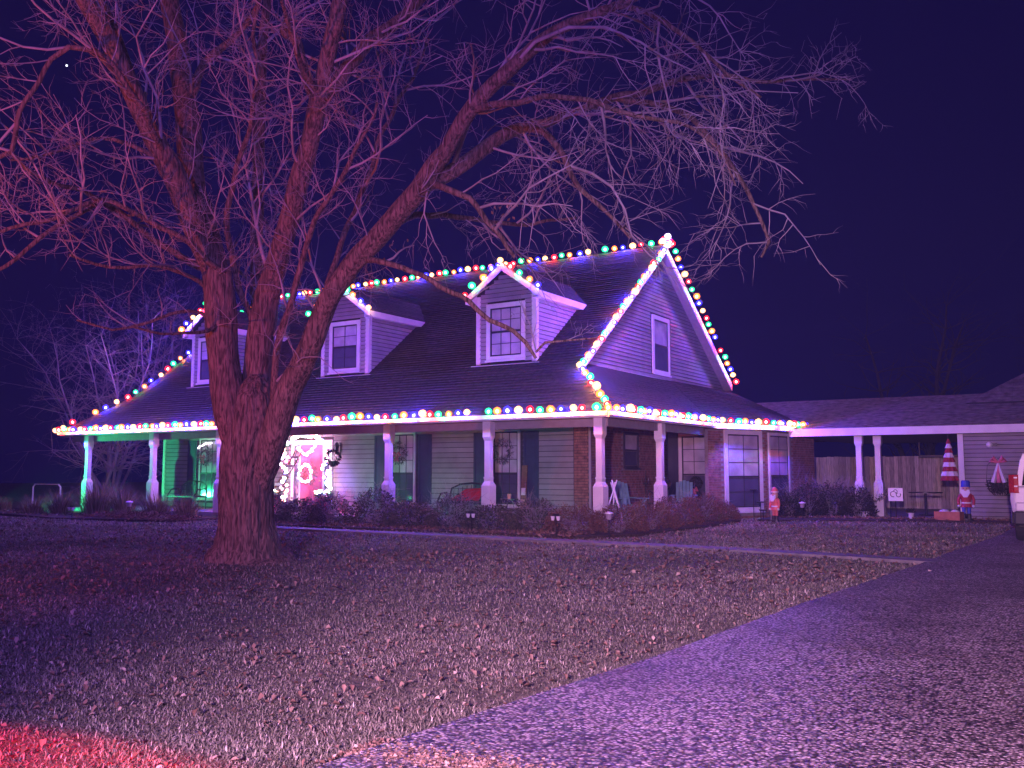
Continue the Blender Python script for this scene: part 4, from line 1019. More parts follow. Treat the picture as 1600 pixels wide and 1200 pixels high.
# ------------------------------------------------------------------ trees
class Twigs:
    def __init__(s, seed):
        s.r = random.Random(seed); s.v = []; s.f = []
    def tube(s, pts, rad, n):
        base = len(s.v); up = None; P = len(pts)
        for i, p in enumerate(pts):
            t = pts[min(i + 1, P - 1)] - pts[max(i - 1, 0)]
            t.normalize()
            up = t.orthogonal() if up is None else up - t * up.dot(t)
            up.normalize(); w = t.cross(up)
            for k in range(n):
                a = 6.28318 * k / n; q = p + (up * math.cos(a) + w * math.sin(a)) * rad[i]
                s.v.append((q.x, q.y, q.z))
        for i in range(P - 1):
            for k in range(n):
                a = base + i * n + k; b = base + i * n + (k + 1) % n
                s.f.append((a, b, b + n, a + n))
    def grow(s, p, d, r, L, level, maxlev, bend=0.22, grav=0.0, dens=1.0, splay=1.0):
        R = s.r; n = 7 if level == 1 else (5 if level == 2 else 4)
        pts = [p.copy()]; rad = [r]; q = p.copy(); dd = d.normalized(); st = L / (n - 1)
        for i in range(1, n):
            k = Vector((R.gauss(0, 1), R.gauss(0, 1), R.gauss(0, 1))) * bend
            dd = (dd + k + Vector((0, 0, grav))).normalized(); q = q + dd * st
            pts.append(q.copy()); rad.append(r * (1 - 0.78 * i / (n - 1)))
        s.tube(pts, rad, 5 if r > 0.02 else 3)
        if level < maxlev:
            m = {1: 7.0, 2: 3.6, 3: 2}.get(level, 2) * dens
            m = int(m + R.random())
            for j in range(m):
                f = R.uniform(0.15, 1.0); x = f * (n - 1); i = min(int(x), n - 2); pt = pts[i].lerp(pts[i + 1], x - i)
                t = (pts[i + 1] - pts[i]).normalized(); o = t.orthogonal().normalized(); o.rotate(Matrix.Rotation(R.random() * 6.283, 3, t))
                nd = t * R.uniform(0.5, 1.1) + o * R.uniform(0.6, 1.1) * splay
                s.grow(pt, nd, max(0.0034, r * R.uniform(0.38, 0.6) * (1 - 0.4 * f)), L * R.uniform(0.28, 0.52), level + 1, maxlev, bend * 1.15, grav, dens, splay)
    def build(s, name, m, parent, kind='stuff'):
        me = bpy.data.meshes.new(name); me.from_pydata(s.v, [], s.f); me.materials.append(m)
        me.polygons.foreach_set('use_smooth', [True] * len(me.polygons)); me.update()
        o = link(name, me, parent)
        if kind: o['kind'] = kind
        return o

def catmull(P, rad, step):
    out, ro = [], []
    Q = [P[0] * 2 - P[1]] + P + [P[-1] * 2 - P[-2]]
    for i in range(1, len(Q) - 2):
        L = (Q[i + 1] - Q[i]).length; n = max(1, int(L / step))
        for k in range(n):
            t = k / n; a, b, c, d = Q[i - 1], Q[i], Q[i + 1], Q[i + 2]
            out.append(0.5 * ((2 * b) + (c - a) * t + (2 * a - 5 * b + 4 * c - d) * t * t + (3 * b - a - 3 * c + d) * t ** 3))
            ro.append(rad[i - 1] * (1 - t) + rad[i] * t)
    out.append(P[-1]); ro.append(rad[-1]); return out, ro

def bark_tube(pts, rad, n, amp, name, parent, flare=None, seed=0.0):
    """thick stem with ridged bark in the geometry"""
    v, f = [], []; up = None; P = len(pts); s = 0.0
    for i, p in enumerate(pts):
        t = (pts[min(i + 1, P - 1)] - pts[max(i - 1, 0)]).normalized()
        if i: s += (p - pts[i - 1]).length
        up = t.orthogonal() if up is None else up - t * up.dot(t)
        up.normalize(); w = t.cross(up)
        for k in range(n):
            a = 6.28318 * k / n; dr = up * math.cos(a) + w * math.sin(a)
            c = Vector((math.cos(a) * rad[i] * 11, math.sin(a) * rad[i] * 11, s * 1.7 + seed))
            rd = mnoise.noise(c); rd2 = mnoise.noise(c * 2.3 + Vector((5, 5, 5)))
            lump = mnoise.noise(Vector((math.cos(a) * 1.3, math.sin(a) * 1.3, s * 0.9 + seed))) * 0.09 * rad[i]
            r = rad[i] + (abs(rd) * -2.0 + 0.5 + rd2 * 0.5) * amp * min(1, rad[i] / 0.2) + lump
            if flare:
                z = p.z
                if z < 0.8: r += (0.8 - z) ** 2 * flare * (0.55 + 0.45 * math.cos(a * 5 + 0.7) + 0.25 * math.cos(a * 3 + 2)) 
            q = p + dr * r; v.append((q.x, q.y, q.z))
    for i in range(P - 1):
        for k in range(n):
            a = i * n + k; b = i * n + (k + 1) % n; f.append((a, b, b + n, a + n))
    me = bpy.data.meshes.new(name); me.from_pydata(v, [], f); me.materials.append(M_BARK)
    me.polygons.foreach_set('use_smooth', [True] * len(me.polygons)); me.update()
    return link(name, me, parent)

tree = thing('oak_tree', 'big bare oak with thick forked trunk standing on the front lawn', 'tree')
tw = Twigs(11); R = random.Random(5)
for nm, L in LIMBS.items():
    P = [Vector(q[:3]) for q in L]; rad = [q[3] for q in L]
    big = max(rad) > 0.09
    pts, rr = catmull(P, [q * 0.96 for q in rad], 0.035 if nm == 'trunk' else (0.06 if big else 0.15))
    if nm == 'trunk':
        bark_tube(pts, rr, 132, 0.034, 'trunk', tree, flare=0.16, seed=1.0); continue
    if big: bark_tube(pts, rr, 56 if max(rad) > 0.15 else 30, 0.014, 'limb', tree, seed=len(nm) * 3.1 + L[0][0])
    else:
        # wobble for thin branches
        for i in range(1, len(pts) - 1):
            k = i * 0.35 + L[0][0]
            pts[i] = pts[i] + Vector((mnoise.noise(Vector((k, 1, 0))), mnoise.noise(Vector((k, 7, 0))), mnoise.noise(Vector((k, 13, 0))))) * 0.05
        bark_tube(pts, rr, 8, 0.003, 'branch', tree, seed=L[0][0])
    # side branches
    tot = sum((pts[i + 1] - pts[i]).length for i in range(len(pts) - 1)); s = 0; nxt = 0.5 if big else 0.15
    right = nm.startswith('C') and nm != 'C'
    for i in range(len(pts) - 1):
        s += (pts[i + 1] - pts[i]).length
        if s < nxt: continue
        r = rr[i]; big_here = r > 0.12
        nxt = s + (R.uniform(0.38, 0.85) if big_here else R.uniform(0.15, 0.36))
        if nm == 'C' and s < 3.0 and R.random() < 0.72: continue
        if nm == 'C7' and R.random() < 0.6: continue
        if nm in ('A', 'B', 'B3') and pts[i].z < 3.6: continue
        t = (pts[i + 1] - pts[i]).normalized(); o = t.orthogonal().normalized(); o.rotate(Matrix.Rotation(R.random() * 6.283, 3, t))
        d = t * R.uniform(0.6, 1.3) + o
        if pts[i].z < 5.0 and d.z < 0.1: d.z = R.uniform(0.1, 0.7)
        if nm == 'L5' or nm == 'L5b' or nm == 'C7':
            tw.grow(pts[i], d, r * 0.5, R.uniform(0.35, 0.9), 2, 3, 0.25); continue
        rc = min(R.uniform(0.012, 0.026), r * 0.7)
        if R.random() < 0.13 and r > 0.08: rc = R.uniform(0.028, 0.042)
        Lc = rc * R.uniform(62, 92); Lc = min(max(Lc, 0.6), 3.0)
        if nm in ('C', 'U4', 'U5', 'B3', 'U2') and pts[i].z < 5.5: Lc *= 0.75
        tw.grow(pts[i], d, rc, Lc, 1, 3, 0.20, grav=-0.03 if right else 0.06, dens=0.85 if Lc < 1.0 else 1.0)
tw.build('twigs', M_TWIG, tree)
print('twig tris', len(tw.f) * 2)
# few leaves that still hang in the crown
b = MB()
for c in [(-0.6, -9.5, 6.3), (2.1, -7.8, 5.6), (2.2, -7.7, 5.5), (-2.5, -10.5, 6.4), (0.7, -8.6, 4.9), (1.2, -10, 7.1)]:
    for i in range(9): b.leaf(Vector(c) + Vector((R.gauss(0, .12), R.gauss(0, .12), R.gauss(0, .1))), (R.uniform(-1, 1), R.uniform(-1, 1), -1), 0.045, 0.08, R.random())
b.build('dead_leaves', M_LEAF, tree)['kind'] = 'stuff'

def far_tree(x, y, h, label, seed, m, spread=0.5, stems=3, r0=0.09, name='bare_tree', group=None, maxlev=3, dens=1.0):
    t = thing(name, label, 'tree', (x, y, 0), 0, group); T = Twigs(seed); rr = T.r
    stem = Twigs(seed + 1)
    for k in range(stems):
        a = rr.random() * 6.283; lean = rr.uniform(0.1, spread)
        d = Vector((math.cos(a) * lean, math.sin(a) * lean, 1)).normalized()
        p = Vector((rr.uniform(-.15, .15), rr.uniform(-.15, .15), -0.1)); pts, rad = [p], [r0]
        n = 10; L = h * rr.uniform(0.75, 1.0)
        for i in range(1, n):
            d = (d + Vector((rr.gauss(0, .1), rr.gauss(0, .1), 0.05))).normalized(); p = p + d * L / n; pts.append(p); rad.append(r0 * (1 - .85 * i / n))
            if i > 1:
                for q in range(int(3 * dens + rr.random())):
                    b_ = Vector((rr.gauss(0, 1), rr.gauss(0, 1), rr.uniform(0.2, 1.2)))
                    T.grow(p.copy(), b_, max(.006, rad[-1] * .45), h * rr.uniform(0.14, 0.3), 2, maxlev + 1, 0.2)
        stem.tube(pts, rad, 7)
    stem.build('trunk', m, t, None); T.build('crown', m, t); return t
BT = 'bare trees and brush left of the house'
for i, (x, y, h, lb, st, r0) in enumerate([
    (-24.5, 3.5, 9.0, 'dense bushy bare tree, leftmost, at the edge of the photo', 6, 0.07),
    (-28.5, 6.5, 11.5, 'tall thin bare tree behind the leftmost bushy one', 4, 0.07),
    (-25.6, 7.5, 9.0, 'many stemmed bare tree just left of the porch corner', 5, 0.06),
    (-29.0, 12.0, 13.0, 'upright bare tree with long straight stems left of the roof edge', 6, 0.09),
    (-25.5, 13.5, 11.5, 'bare tree standing close behind the left end of the house', 5, 0.08)]):
    far_tree(x, y, h, lb, 100 + i * 7, M_TWIG_B, 0.55, st, r0, group=BT, dens=1.6)
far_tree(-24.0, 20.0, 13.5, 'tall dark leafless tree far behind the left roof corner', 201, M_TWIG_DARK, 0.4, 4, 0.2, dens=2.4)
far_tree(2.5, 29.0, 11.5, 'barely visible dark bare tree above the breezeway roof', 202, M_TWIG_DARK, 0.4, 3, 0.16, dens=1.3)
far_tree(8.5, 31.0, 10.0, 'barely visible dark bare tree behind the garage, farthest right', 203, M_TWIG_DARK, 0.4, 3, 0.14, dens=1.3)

# ------------------------------------------------------------------ shrubs and grasses
def shrub(x, y, rx, ry, h, label, m, n=1600, seed=0, group=None, leaf=0.055, name='shrub', cat='shrub', flowers=False, twiggy=40, rot=0.0):
    r = random.Random(seed); t = thing(name, label, cat, (x, y, 0.03), rot, group); b = MB(); random.seed(seed)
    for i in range(n):
        a = r.random() * 6.283; u = r.random(); el = math.asin(u * 0.98); k = 0.55 + 0.45 * r.random() ** 0.5
        lump = 1 + 0.22 * mnoise.noise(Vector((math.cos(a) * 2 + seed, math.sin(a) * 2, u * 3)))
        p = Vector((math.cos(a) * math.cos(el) * rx * k * lump, math.sin(a) * math.cos(el) * ry * k * lump, (math.sin(el) * k * lump) * h * 0.93 + 0.03))
        d = Vector((math.cos(a) + r.gauss(0, .5), math.sin(a) + r.gauss(0, .5), r.uniform(-0.2, 1.2)))
        b.leaf(p, d, leaf * 0.5, leaf * r.uniform(0.7, 1.4), min(1, max(0, r.gauss(0.5, 0.22))))
    b.build('foliage', m, t)
    T = Twigs(seed + 3)
    for i in range(twiggy):
        a = r.random() * 6.283; d = Vector((math.cos(a) * rx, math.sin(a) * ry, h * r.uniform(0.7, 1.9))).normalized()
        T.grow(Vector((r.uniform(-.1, .1) * rx, r.uniform(-.1, .1) * ry, 0)), d, 0.006, h * r.uniform(0.9, 1.25), 2, 3, 0.14)
    T.build('stems', M_TWIG_B, t)
    return t
SG = 'shrubs in the bed along the porch'
for i, (x, y, rx, ry, h, lb) in enumerate([
    (-10.2, -1.0, 0.75, 0.6, 0.75, 'leafy shrub in front of the right red pot'),
    (-8.9, -1.1, 0.75, 0.6, 0.80, 'shrub below the plain siding right of the door'),
    (-7.6, -1.2, 0.70, 0.6, 0.78, 'shrub just left below the post right of the door'),
    (-6.3, -1.0, 0.80, 0.6, 0.95, 'tallest shrub of the bed, under the second window wreath'),
    (-5.0, -1.1, 0.75, 0.6, 0.80, 'shrub in front of the red cushioned seat'),
    (-3.7, -1.1, 0.75, 0.6, 0.82, 'shrub round the foot of the post by the third wreath'),
    (-2.5, -1.2, 0.75, 0.6, 0.72, 'shrub below the dark shutter right of the third wreath'),
    (-1.4, -1.0, 0.75, 0.6, 0.78, 'last leafy shrub before the corner post')]):
    q = [1.0, 0.82, 1.12, 1.05, 0.78, 1.1, 0.85, 1.02][i]
    shrub(x, y, rx * (1.9 - q) * 0.95, ry, h * q, lb, M_SHRUB, 2400, 300 + i, SG, [0.06, 0.075, 0.05, 0.065, 0.08, 0.055, 0.07, 0.06][i], twiggy=60)
for i, (x, y, rx, ry, h, lb) in enumerate([
    (-0.35, -1.05, 0.75, 0.65, 0.68, 'low brownish mound in front of the corner post'),
    (0.35, -0.2, 0.70, 0.8, 0.66, 'low brownish mound just right of the corner post, behind the round path light'),
    (0.55, 1.2, 0.65, 0.9, 0.72, 'reddish brown mound below the blue slatted chair'),
    (0.55, 2.8, 0.65, 1.0, 0.80, 'highest reddish mound before the second side post'),
    (0.5, 4.6, 0.6, 1.1, 0.82, 'reddish brown mound under the first tall side window'),
    (0.5, 6.1, 0.5, 0.8, 0.55, 'smallest reddish mound at the far end of the bed')]):
    shrub(x, y, rx, ry, h, lb, M_HEATHER, 3600, 340 + i, 'brown mounds round the porch corner', 0.045, name='heather_mound')
for i, (x, y, rx, ry, h, lb) in enumerate([
    (2.0, 9.6, 0.6, 0.5, 1.15, 'dark hedge plant next to the last bay window'),
    (2.7, 9.9, 0.6, 0.5, 1.10, 'dark hedge plant in the middle of the breezeway row'),
    (3.35, 10.1, 0.55, 0.45, 1.0, 'dark hedge plant at the first white breezeway post'),
    (1.6, 9.1, 0.45, 0.4, 0.85, 'low dark plant at the corner of the bay')]):
    shrub(x, y, rx, ry, h, lb, M_DARKLEAF, 2200, 360 + i, 'dark hedge in front of the breezeway', 0.07, name='hedge_plant')

def grass_clump(x, y, r0, h, label, n=420, seed=0, m=None, group='dry grasses in the left bed', arch=1.0, name='ornamental_grass'):
    r = random.Random(seed); t = thing(name, label, 'plant', (x, y, 0.03), 0, group); v, f, tn = [], [], []
    for i in range(n):
        a = r.random() * 6.283; b = r.random() * r0 * 0.4; p = Vector((math.cos(a) * b, math.sin(a) * b, 0)); L = h * r.uniform(0.6, 1.25)
        out = Vector((math.cos(a), math.sin(a), 0)); lean = r.uniform(0.15, 1.0) * arch; w = r.uniform(0.006, 0.013); s = Vector((-math.sin(a), math.cos(a), 0)) * w; T = r.random()
        base = len(v); d = (out * lean * 0.6 + Vector((0, 0, 1))).normalized()
        for k in range(5):
            q = p.copy(); ww = s * (1 - k / 4.6); v += [tuple(q - ww), tuple(q + ww)]; tn += [T, T]
            p = p + d * L / 4; d = (d + out * 0.22 * lean + Vector((0, 0, -0.30 * lean))).normalized()
        for k in range(4): f.append((base + 2 * k, base + 2 * k + 1, base + 2 * k + 3, base + 2 * k + 2))
    b = MB(); b.v, b.f, b.t = v, f, tn; b.build('blades', m or M_DRYGRASS, t)
    T = Twigs(seed)
    for i in range(5):
        a = r.random() * 6.283; T.grow(Vector((0, 0, 0)), Vector((math.cos(a) * .5, math.sin(a) * .5, 1)), 0.007, h * 1.3, 2, 2, 0.12)
    T.build('stalks', M_TWIG, t); return t
for i, (x, y, r0, h, n, lb) in enumerate([
    (-18.3, -1.0, 1.3, 1.05, 800, 'big arching clump of dry grass between the two left posts'),
    (-17.0, -0.9, 0.9, 0.95, 420, 'upright dry grass at the foot of the second left post'),
    (-19.7, -1.4, 1.0, 0.75, 500, 'low dry grass just right of the far left post'),
    (-20.9, -1.6, 1.0, 0.55, 420, 'low sprawling grass round the far left post'),
    (-23.6, -1.2, 0.9, 0.45, 380, 'short grass left of the far left post'),
    (-15.2, -1.0, 1.0, 0.75, 520, 'greyish grass below the wreath window left of the trunk'),
    (-13.9, -0.9, 0.9, 0.70, 420, 'last grass clump against the big tree trunk'),
    (-25.0, -0.9, 0.9, 0.5, 350, 'short grass at the far left end of the bed')]):
    grass_clump(x, y, r0, h, lb, n, 400 + i)
b = MB(); random.seed(31)
for i in range(1600):
    x = random.uniform(-16.5, -12.6); y = random.gauss(-2.1, 0.35); b.leaf((x, y, 0.04 + random.random() * 0.16 * math.exp(-((x + 14.6) / 1.6) ** 2)), (random.uniform(-1, 1), random.uniform(-1, 1), random.uniform(-.1, .4)), 0.03, 0.22, random.random())
o = b.build('raked_brush', M_HEATHER); tag(o, 'low pile of reddish cut brush at the front of the left bed', 'brush pile', kind='stuff')
b = MB(); 
for i in range(3000):
    q = random.random(); x, y = (random.uniform(-10.9, 0.2), random.gauss(-1.6, 0.35)) if q < .55 else ((random.uniform(1.3, 7.6), 0) if q < .8 else (random.uniform(-26, -12.8), random.gauss(-1.9, 0.4)))
    if y == 0: y = 8.6 + (x - 1.3) * 0.2 + random.random() * 0.9
    b.leaf((x, y, 0.045), (random.uniform(-1, 1), random.uniform(-1, 1), random.uniform(0, .5)), 0.05, 0.1, random.random() * 0.8)
o = b.build('bed_leaf_litter', M_LEAF); tag(o, 'dry leaves and chips lying in the flower beds', 'leaf litter', kind='stuff')

# ------------------------------------------------------------------ wreaths and things on the porch
def wreath(x, y, z, R0, label, bow=True, fr=None, thick=0.09, m=None):
    t = thing('wreath', label, 'wreath', (x, y, z), fr or 0, 'wreaths on the windows'); b = MB()
    for i in range(520):
        a = random.random() * 6.283; c = Vector((math.cos(a) * R0, 0, math.sin(a) * R0)); d = Vector((random.gauss(0, 1), random.gauss(0, .6) - 0.5, random.gauss(0, 1)))
        b.leaf(c + d.normalized() * thick * 0.5, d, 0.018, random.uniform(0.07, 0.14), random.random())
    b.build('ring', m or M_WREATH, t)
    if bow:
        b = MB()
        for s in (-1, 1):
            b.tube([(0, -0.1, 0.0 - R0 * 0.2), (s * 0.09, -0.14, 0.07 - R0 * 0.2), (s * 0.15, -0.12, -R0 * 0.2 - 0.01), (s * 0.08, -0.12, -R0 * 0.2 - 0.05), (0, -0.1, -R0 * 0.2)], [0.03, 0.035, 0.03, 0.02, 0.012], 6)
            b.tube([(0, -0.1, -R0 * 0.2), (s * 0.07, -0.12, -R0 * 0.2 - 0.2)], [0.02, 0.03], 4)
        b.build('bow', M_PINK, t)
    return t
wreath(-17.2, 2.42, 1.98, 0.27, 'frosted wreath with a pink bow on the left porch window')
wreath(-8.32, 2.42, 1.98, 0.25, 'frosted wreath on the porch window right of the door')
wreath(-4.54, 2.42, 1.99, 0.27, 'bare twig wreath on the porch window left of the corner post', bow=False)
wreath(-12.12, 2.44, 1.35, 0.28, 'round white and pink wreath hung on the front door')

def chair_adirondack(x, y, rz, label):
    t = thing('adirondack_chair', label, 'chair', (x, y, 0.15), rz, 'blue slatted chairs on the side porch')
    for s in (-1, 1):
        b = MB(); b.box((s * 0.30 - 0.04, -0.42, 0.0), (s * 0.30 + 0.04, -0.34, 0.55)); b.build('leg', M_TEAL, t)
        b = MB(); b.hexa([(s * 0.26 - .02, -0.36, 0.24), (s * 0.26 + .02, -0.36, 0.24), (s * 0.26 + .02, 0.5, 0.0), (s * 0.26 - .02, 0.5, 0.0), (s * 0.26 - .02, -0.36, 0.36), (s * 0.26 + .02, -0.36, 0.36), (s * 0.26 + .02, 0.5, 0.12), (s * 0.26 - .02, 0.5, 0.12)]); b.build('side_rail', M_TEAL, t)
        b = MB(); b.box((s * 0.33 - 0.07, -0.48, 0.552), (s * 0.33 + 0.07, 0.34, 0.578)); b.build('armrest', M_TEAL, t)
    for i in range(5):
        y0 = -0.38 + i * 0.12; z0 = 0.37 - i * 0.03; b = MB(); b.box((-0.26, y0, z0), (0.26, y0 + 0.10, z0 + 0.02)); b.build('seat_slat', M_TEAL, t)
    for i in range(5):
        xx = -0.25 + i * 0.102; h = 0.95 + 0.06 * (1 - abs(i - 2) / 2) ; b = MB()
        b.hexa([(xx, 0.20, 0.22), (xx + 0.09, 0.20, 0.22), (xx + 0.09, 0.225, 0.22), (xx, 0.225, 0.22), (xx, 0.44, h), (xx + 0.09, 0.44, h), (xx + 0.09, 0.465, h), (xx, 0.465, h)]); b.build('back_slat', M_TEAL, t)
chair_adirondack(-1.0, 3.1, math.radians(55), 'blue slatted garden chair between the white easel and the second side post')
chair_adirondack(-0.85, 6.7, math.radians(20), 'blue slatted garden chair just left of the first tall side window')

# wicker settee with red cushion, dark bench under left window
def settee(x, y, label, cushion, w=0.75):
    t = thing('porch_settee', label, 'bench', (x, y, 0.15), 0)
    for sx in (-1, 1):
        for sy in (-0.25, 0.25):
            b = MB(); b.tube([(sx * w, sy, 0), (sx * w, sy, 0.42)], 0.022, 6); b.build('leg', M_BLACK, t)
        b = MB(); b.tube([(sx * w, 0.27, 0.42), (sx * (w + .02), 0.22, 0.68), (sx * w, -0.1, 0.66), (sx * w, -0.27, 0.42)], 0.022, 6); b.build('armrest', M_BLACK, t)
    b = MB(); b.box((-w, -0.28, 0.40), (w, 0.28, 0.44)); b.build('seat', M_BLACK, t)
    b = MB(); b.tube([(-w, 0.27, 0.42), (-w * .9, 0.32, 0.80), (-w * .5, 0.33, 0.92), (0, 0.33, 0.95), (w * .5, 0.33, 0.92), (w * .9, 0.32, 0.80), (w, 0.27, 0.42)], 0.025, 6); b.build('back_frame', M_BLACK, t)
    for i in range(9):
        xx = -w * 0.8 + i * w * 0.2; b = MB(); b.tube([(xx, 0.28, 0.43), (xx, 0.33, 0.80 + 0.1 * (1 - abs(i - 4) / 4))], 0.009, 4); b.build('back_bar', M_BLACK, t)
    if cushion:
        b = MB(); b.hexa([(-w * .55, -0.2, 0.46), (w * .35, -0.2, 0.46), (w * .5, 0.2, 0.46), (-w * .3, 0.2, 0.46), (-w * .45, -0.1, 0.56), (w * .35, -0.12, 0.56), (w * .65, 0.25, 0.84), (-w * .2, 0.25, 0.80)])
        b.build('cushion', M_RED, t, bevel=0.04)
settee(-5.2, 1.5, 'black metal settee with a red cushion behind the bed shrubs', True)
settee(-17.1, 1.6, 'dark empty porch settee below the left wreath window', False, 0.7)

b = MB(); b.box((-0.05, 0, 0), (0.12, 0.03, 1.45)); t = b.build('leaning_board', M_WOOD, loc=(-3.88, 2.35, 0.15), rot=(math.radians(-5), 0, 0)); tag(t, 'tall narrow wooden welcome board leaning beside the third window', 'board')
for (z0, z1, m_) in ((0.25, 0.5, M_SKIN), (0.62, 0.82, M_TRIM)):
    p = MB(); p.box((-0.03, -0.012, z0), (0.10, -0.002, z1)); p.build('painted_patch', m_, t)
b = MB(); tb = thing('side_table', 'little black table with a candle jar beside the settee', 'table', (-3.6, 1.3, 0.15))
b.lathe([(0.25, 0.52), (0.25, 0.55)], 16); b.build('tabletop', M_BLACK, tb)
for a in (0.5, 2.6, 4.7):
    b = MB(); b.tube([(0.2 * math.cos(a), 0.2 * math.sin(a), 0), (0.08 * math.cos(a), 0.08 * math.sin(a), 0.52)], 0.012, 5); b.build('leg', M_BLACK, tb)
b = MB(); b.lathe([(0.05, 0.0), (0.055, 0.1), (0.045, 0.13)], 10); o = b.build('candle_jar', mat('amber_wax', (0.6, 0.4, 0.2), 0.4), loc=(-3.6, 1.3, 0.70)); tag(o, 'small pale candle jar standing on the little black table', 'candle')

# white folding easel by the corner post
t = thing('folding_easel', 'white wooden folding easel frame right of the corner post', 'easel', (-0.35, 0.95, 0.15), math.radians(8))
for p, q in (((-0.25, -0.1, 0), (0.06, 0.0, 0.95)), ((0.28, -0.1, 0), (0.0, 0.0, 0.95)), ((-0.15, 0.35, 0), (0.03, 0.02, 0.9)), ((0.15, 0.35, 0), (-0.03, 0.02, 0.9))):
    b = MB(); b.tube([p, q, Vector(q) + (Vector(q) - Vector(p)) * 0.12], 0.02, 4); b.build('leg', M_WHITEPAINT, t)
b = MB(); b.tube([(-0.14, -0.07, 0.34), (0.17, -0.07, 0.34)], 0.015, 4); b.build('crossbar', M_WHITEPAINT, t)

# candelabra stand, ball plants with pink bows, low white stand
t = thing('iron_candelabra', 'black iron candelabra standing by the brick side wall', 'candelabra', (-1.35, 5.05, 0.15))
b = MB(); b.tube([(0, 0, 0), (0, 0, 1.3)], 0.012, 6); b.lathe([(0.14, 0), (0.14, 0.02)], 12); b.build('stem', M_BLACK, t)
for s in (-1, 1):
    b = MB(); b.tube([(0, 0, 0.95), (0, s * 0.12, 0.9), (0, s * 0.2, 1.0), (0, s * 0.2, 1.08)], 0.01, 5); b.build('arm', M_BLACK, t)
def topiary(x, y, label, r=0.17):
    t = thing('topiary', label, 'topiary', (x, y, 0.15), 0, 'ball topiaries with pink bows')
    b = MB(); b.lathe([(0.12, 0), (0.17, 0.28), (0.19, 0.3), (0.001, 0.29)], 12); b.build('pot', M_BLACK, t)
    b = MB(); b.tube([(0, 0, 0.28), (0, 0, 0.75)], 0.015, 5); b.build('stem', M_WOOD, t)
    for zc, rr in ((0.52, r * .8), (0.92, r)):
        b = MB()
        for i in range(420):
            d = Vector((random.gauss(0, 1), random.gauss(0, 1), random.gauss(0, 1))).normalized(); b.leaf(Vector((0, 0, zc)) + d * rr, d + Vector((random.gauss(0, .6), random.gauss(0, .6), random.gauss(0, .6))), 0.025, 0.06, random.random())
        b.build('leaf_ball', M_DARKLEAF, t)
    b = MB()
    for s in (-1, 1): b.tube([(0, -r, 0.70), (s * 0.08, -r - .04, 0.77), (s * 0.12, -r - .02, 0.68), (0, -r, 0.69)], [0.02, 0.04, 0.035, 0.02], 6); b.tube([(0, -r, 0.7), (s * .05, -r - 0.02, 0.56)], [0.02, 0.03], 5)
    b.build('bow', M_PINK, t)
topiary(-0.55, 4.5, 'dark ball topiary with pink bow behind the second side post')
topiary(-1.05, 8.2, 'dark ball topiary with pink bow in front of the first tall side window')
b = MB(); t = thing('side_bench', 'low slatted white bench on the side porch between the posts', 'bench', (-0.75, 4.9, 0.15), math.radians(90))
for i in range(5):
    q = MB(); q.box((-0.5 + i * 0.22, -0.2, 0.06), (-0.32 + i * 0.22, -0.18, 0.36)); q.build('slat', M_WHITEPAINT, t)
q = MB(); q.box((-0.55, -0.22, 0.37), (0.62, 0.2, 0.40)); q.build('seat', M_BLACK, t)
q = MB(); q.tube([(-0.55, 0.2, 0.4), (-0.5, 0.22, 0.75), (-0.2, 0.0, 0.55), (0.6, -0.1, 0.5)], 0.02, 6); q.build('armrest', M_BLACK, t)

# planks of a long sloping ramp hidden partly by the trunk: two poles with a fabric leaning at the door
t = thing('leaning_sled', 'long wooden sled leaning upright against the left side of the front door', 'sled', (-13.1, 1.5, 0.15))
for dx in (0.0, 0.30):
    b = MB(); b.tube([(dx, -0.2, 0.02), (dx + 0.35, 0.2, 0.9), (dx + 0.72, 0.6, 1.95)], 0.022, 6); b.build('runner', M_WOOD, t)
for k in range(6):
    f = 0.12 + k * 0.15; b = MB(); b.box((0.72 * f - 0.02, -0.2 + 0.8 * f, 0.02 + 1.93 * f), (0.72 * f + 0.34, -0.17 + 0.8 * f, 0.10 + 1.93 * f)); b.build('slat', M_WHITEPAINT, t)

# wall lantern
t = thing('wall_lantern', 'black wall lantern on the siding right of the lit door', 'lantern', (-10.88, 2.56, 1.95), 0)
b = MB(); b.box((-0.04, -0.02, 0.02), (0.04, 0.02, 0.4)); b.tube([(0, -0.02, 0.3), (0, -0.14, 0.42)], 0.012, 5); b.build('bracket', M_BLACK, t)
b = MB(); b.lathe([(0.05, 0.0), (0.09, 0.26), (0.10, 0.27), (0.02, 0.38)], 6, (0, -0.16, 0.02)); b.build('cage', M_BLACK, t)
t = thing('hanging_basket', 'dark trailing hanging basket below the wall lantern', 'hanging basket', (-10.65, 2.0, 1.85))
b = MB()
for i in range(420):
    d = Vector((random.gauss(0, 1), random.gauss(0, 1), random.gauss(0, 1.2))).normalized(); b.leaf(d * 0.2, d + Vector((0, 0, -.4)), 0.03, 0.1, random.random())
b.build('foliage', M_DARKLEAF, t)
b = MB(); b.lathe([(0.08, -0.25), (0.16, -0.12), (0.17, -0.1)], 12); b.build('bowl', M_BLACK, t)
b = MB(); b.tube([(0, 0, 0.1), (0, 0, 0.84)], 0.006, 4); b.build('chain', M_BLACK, t)

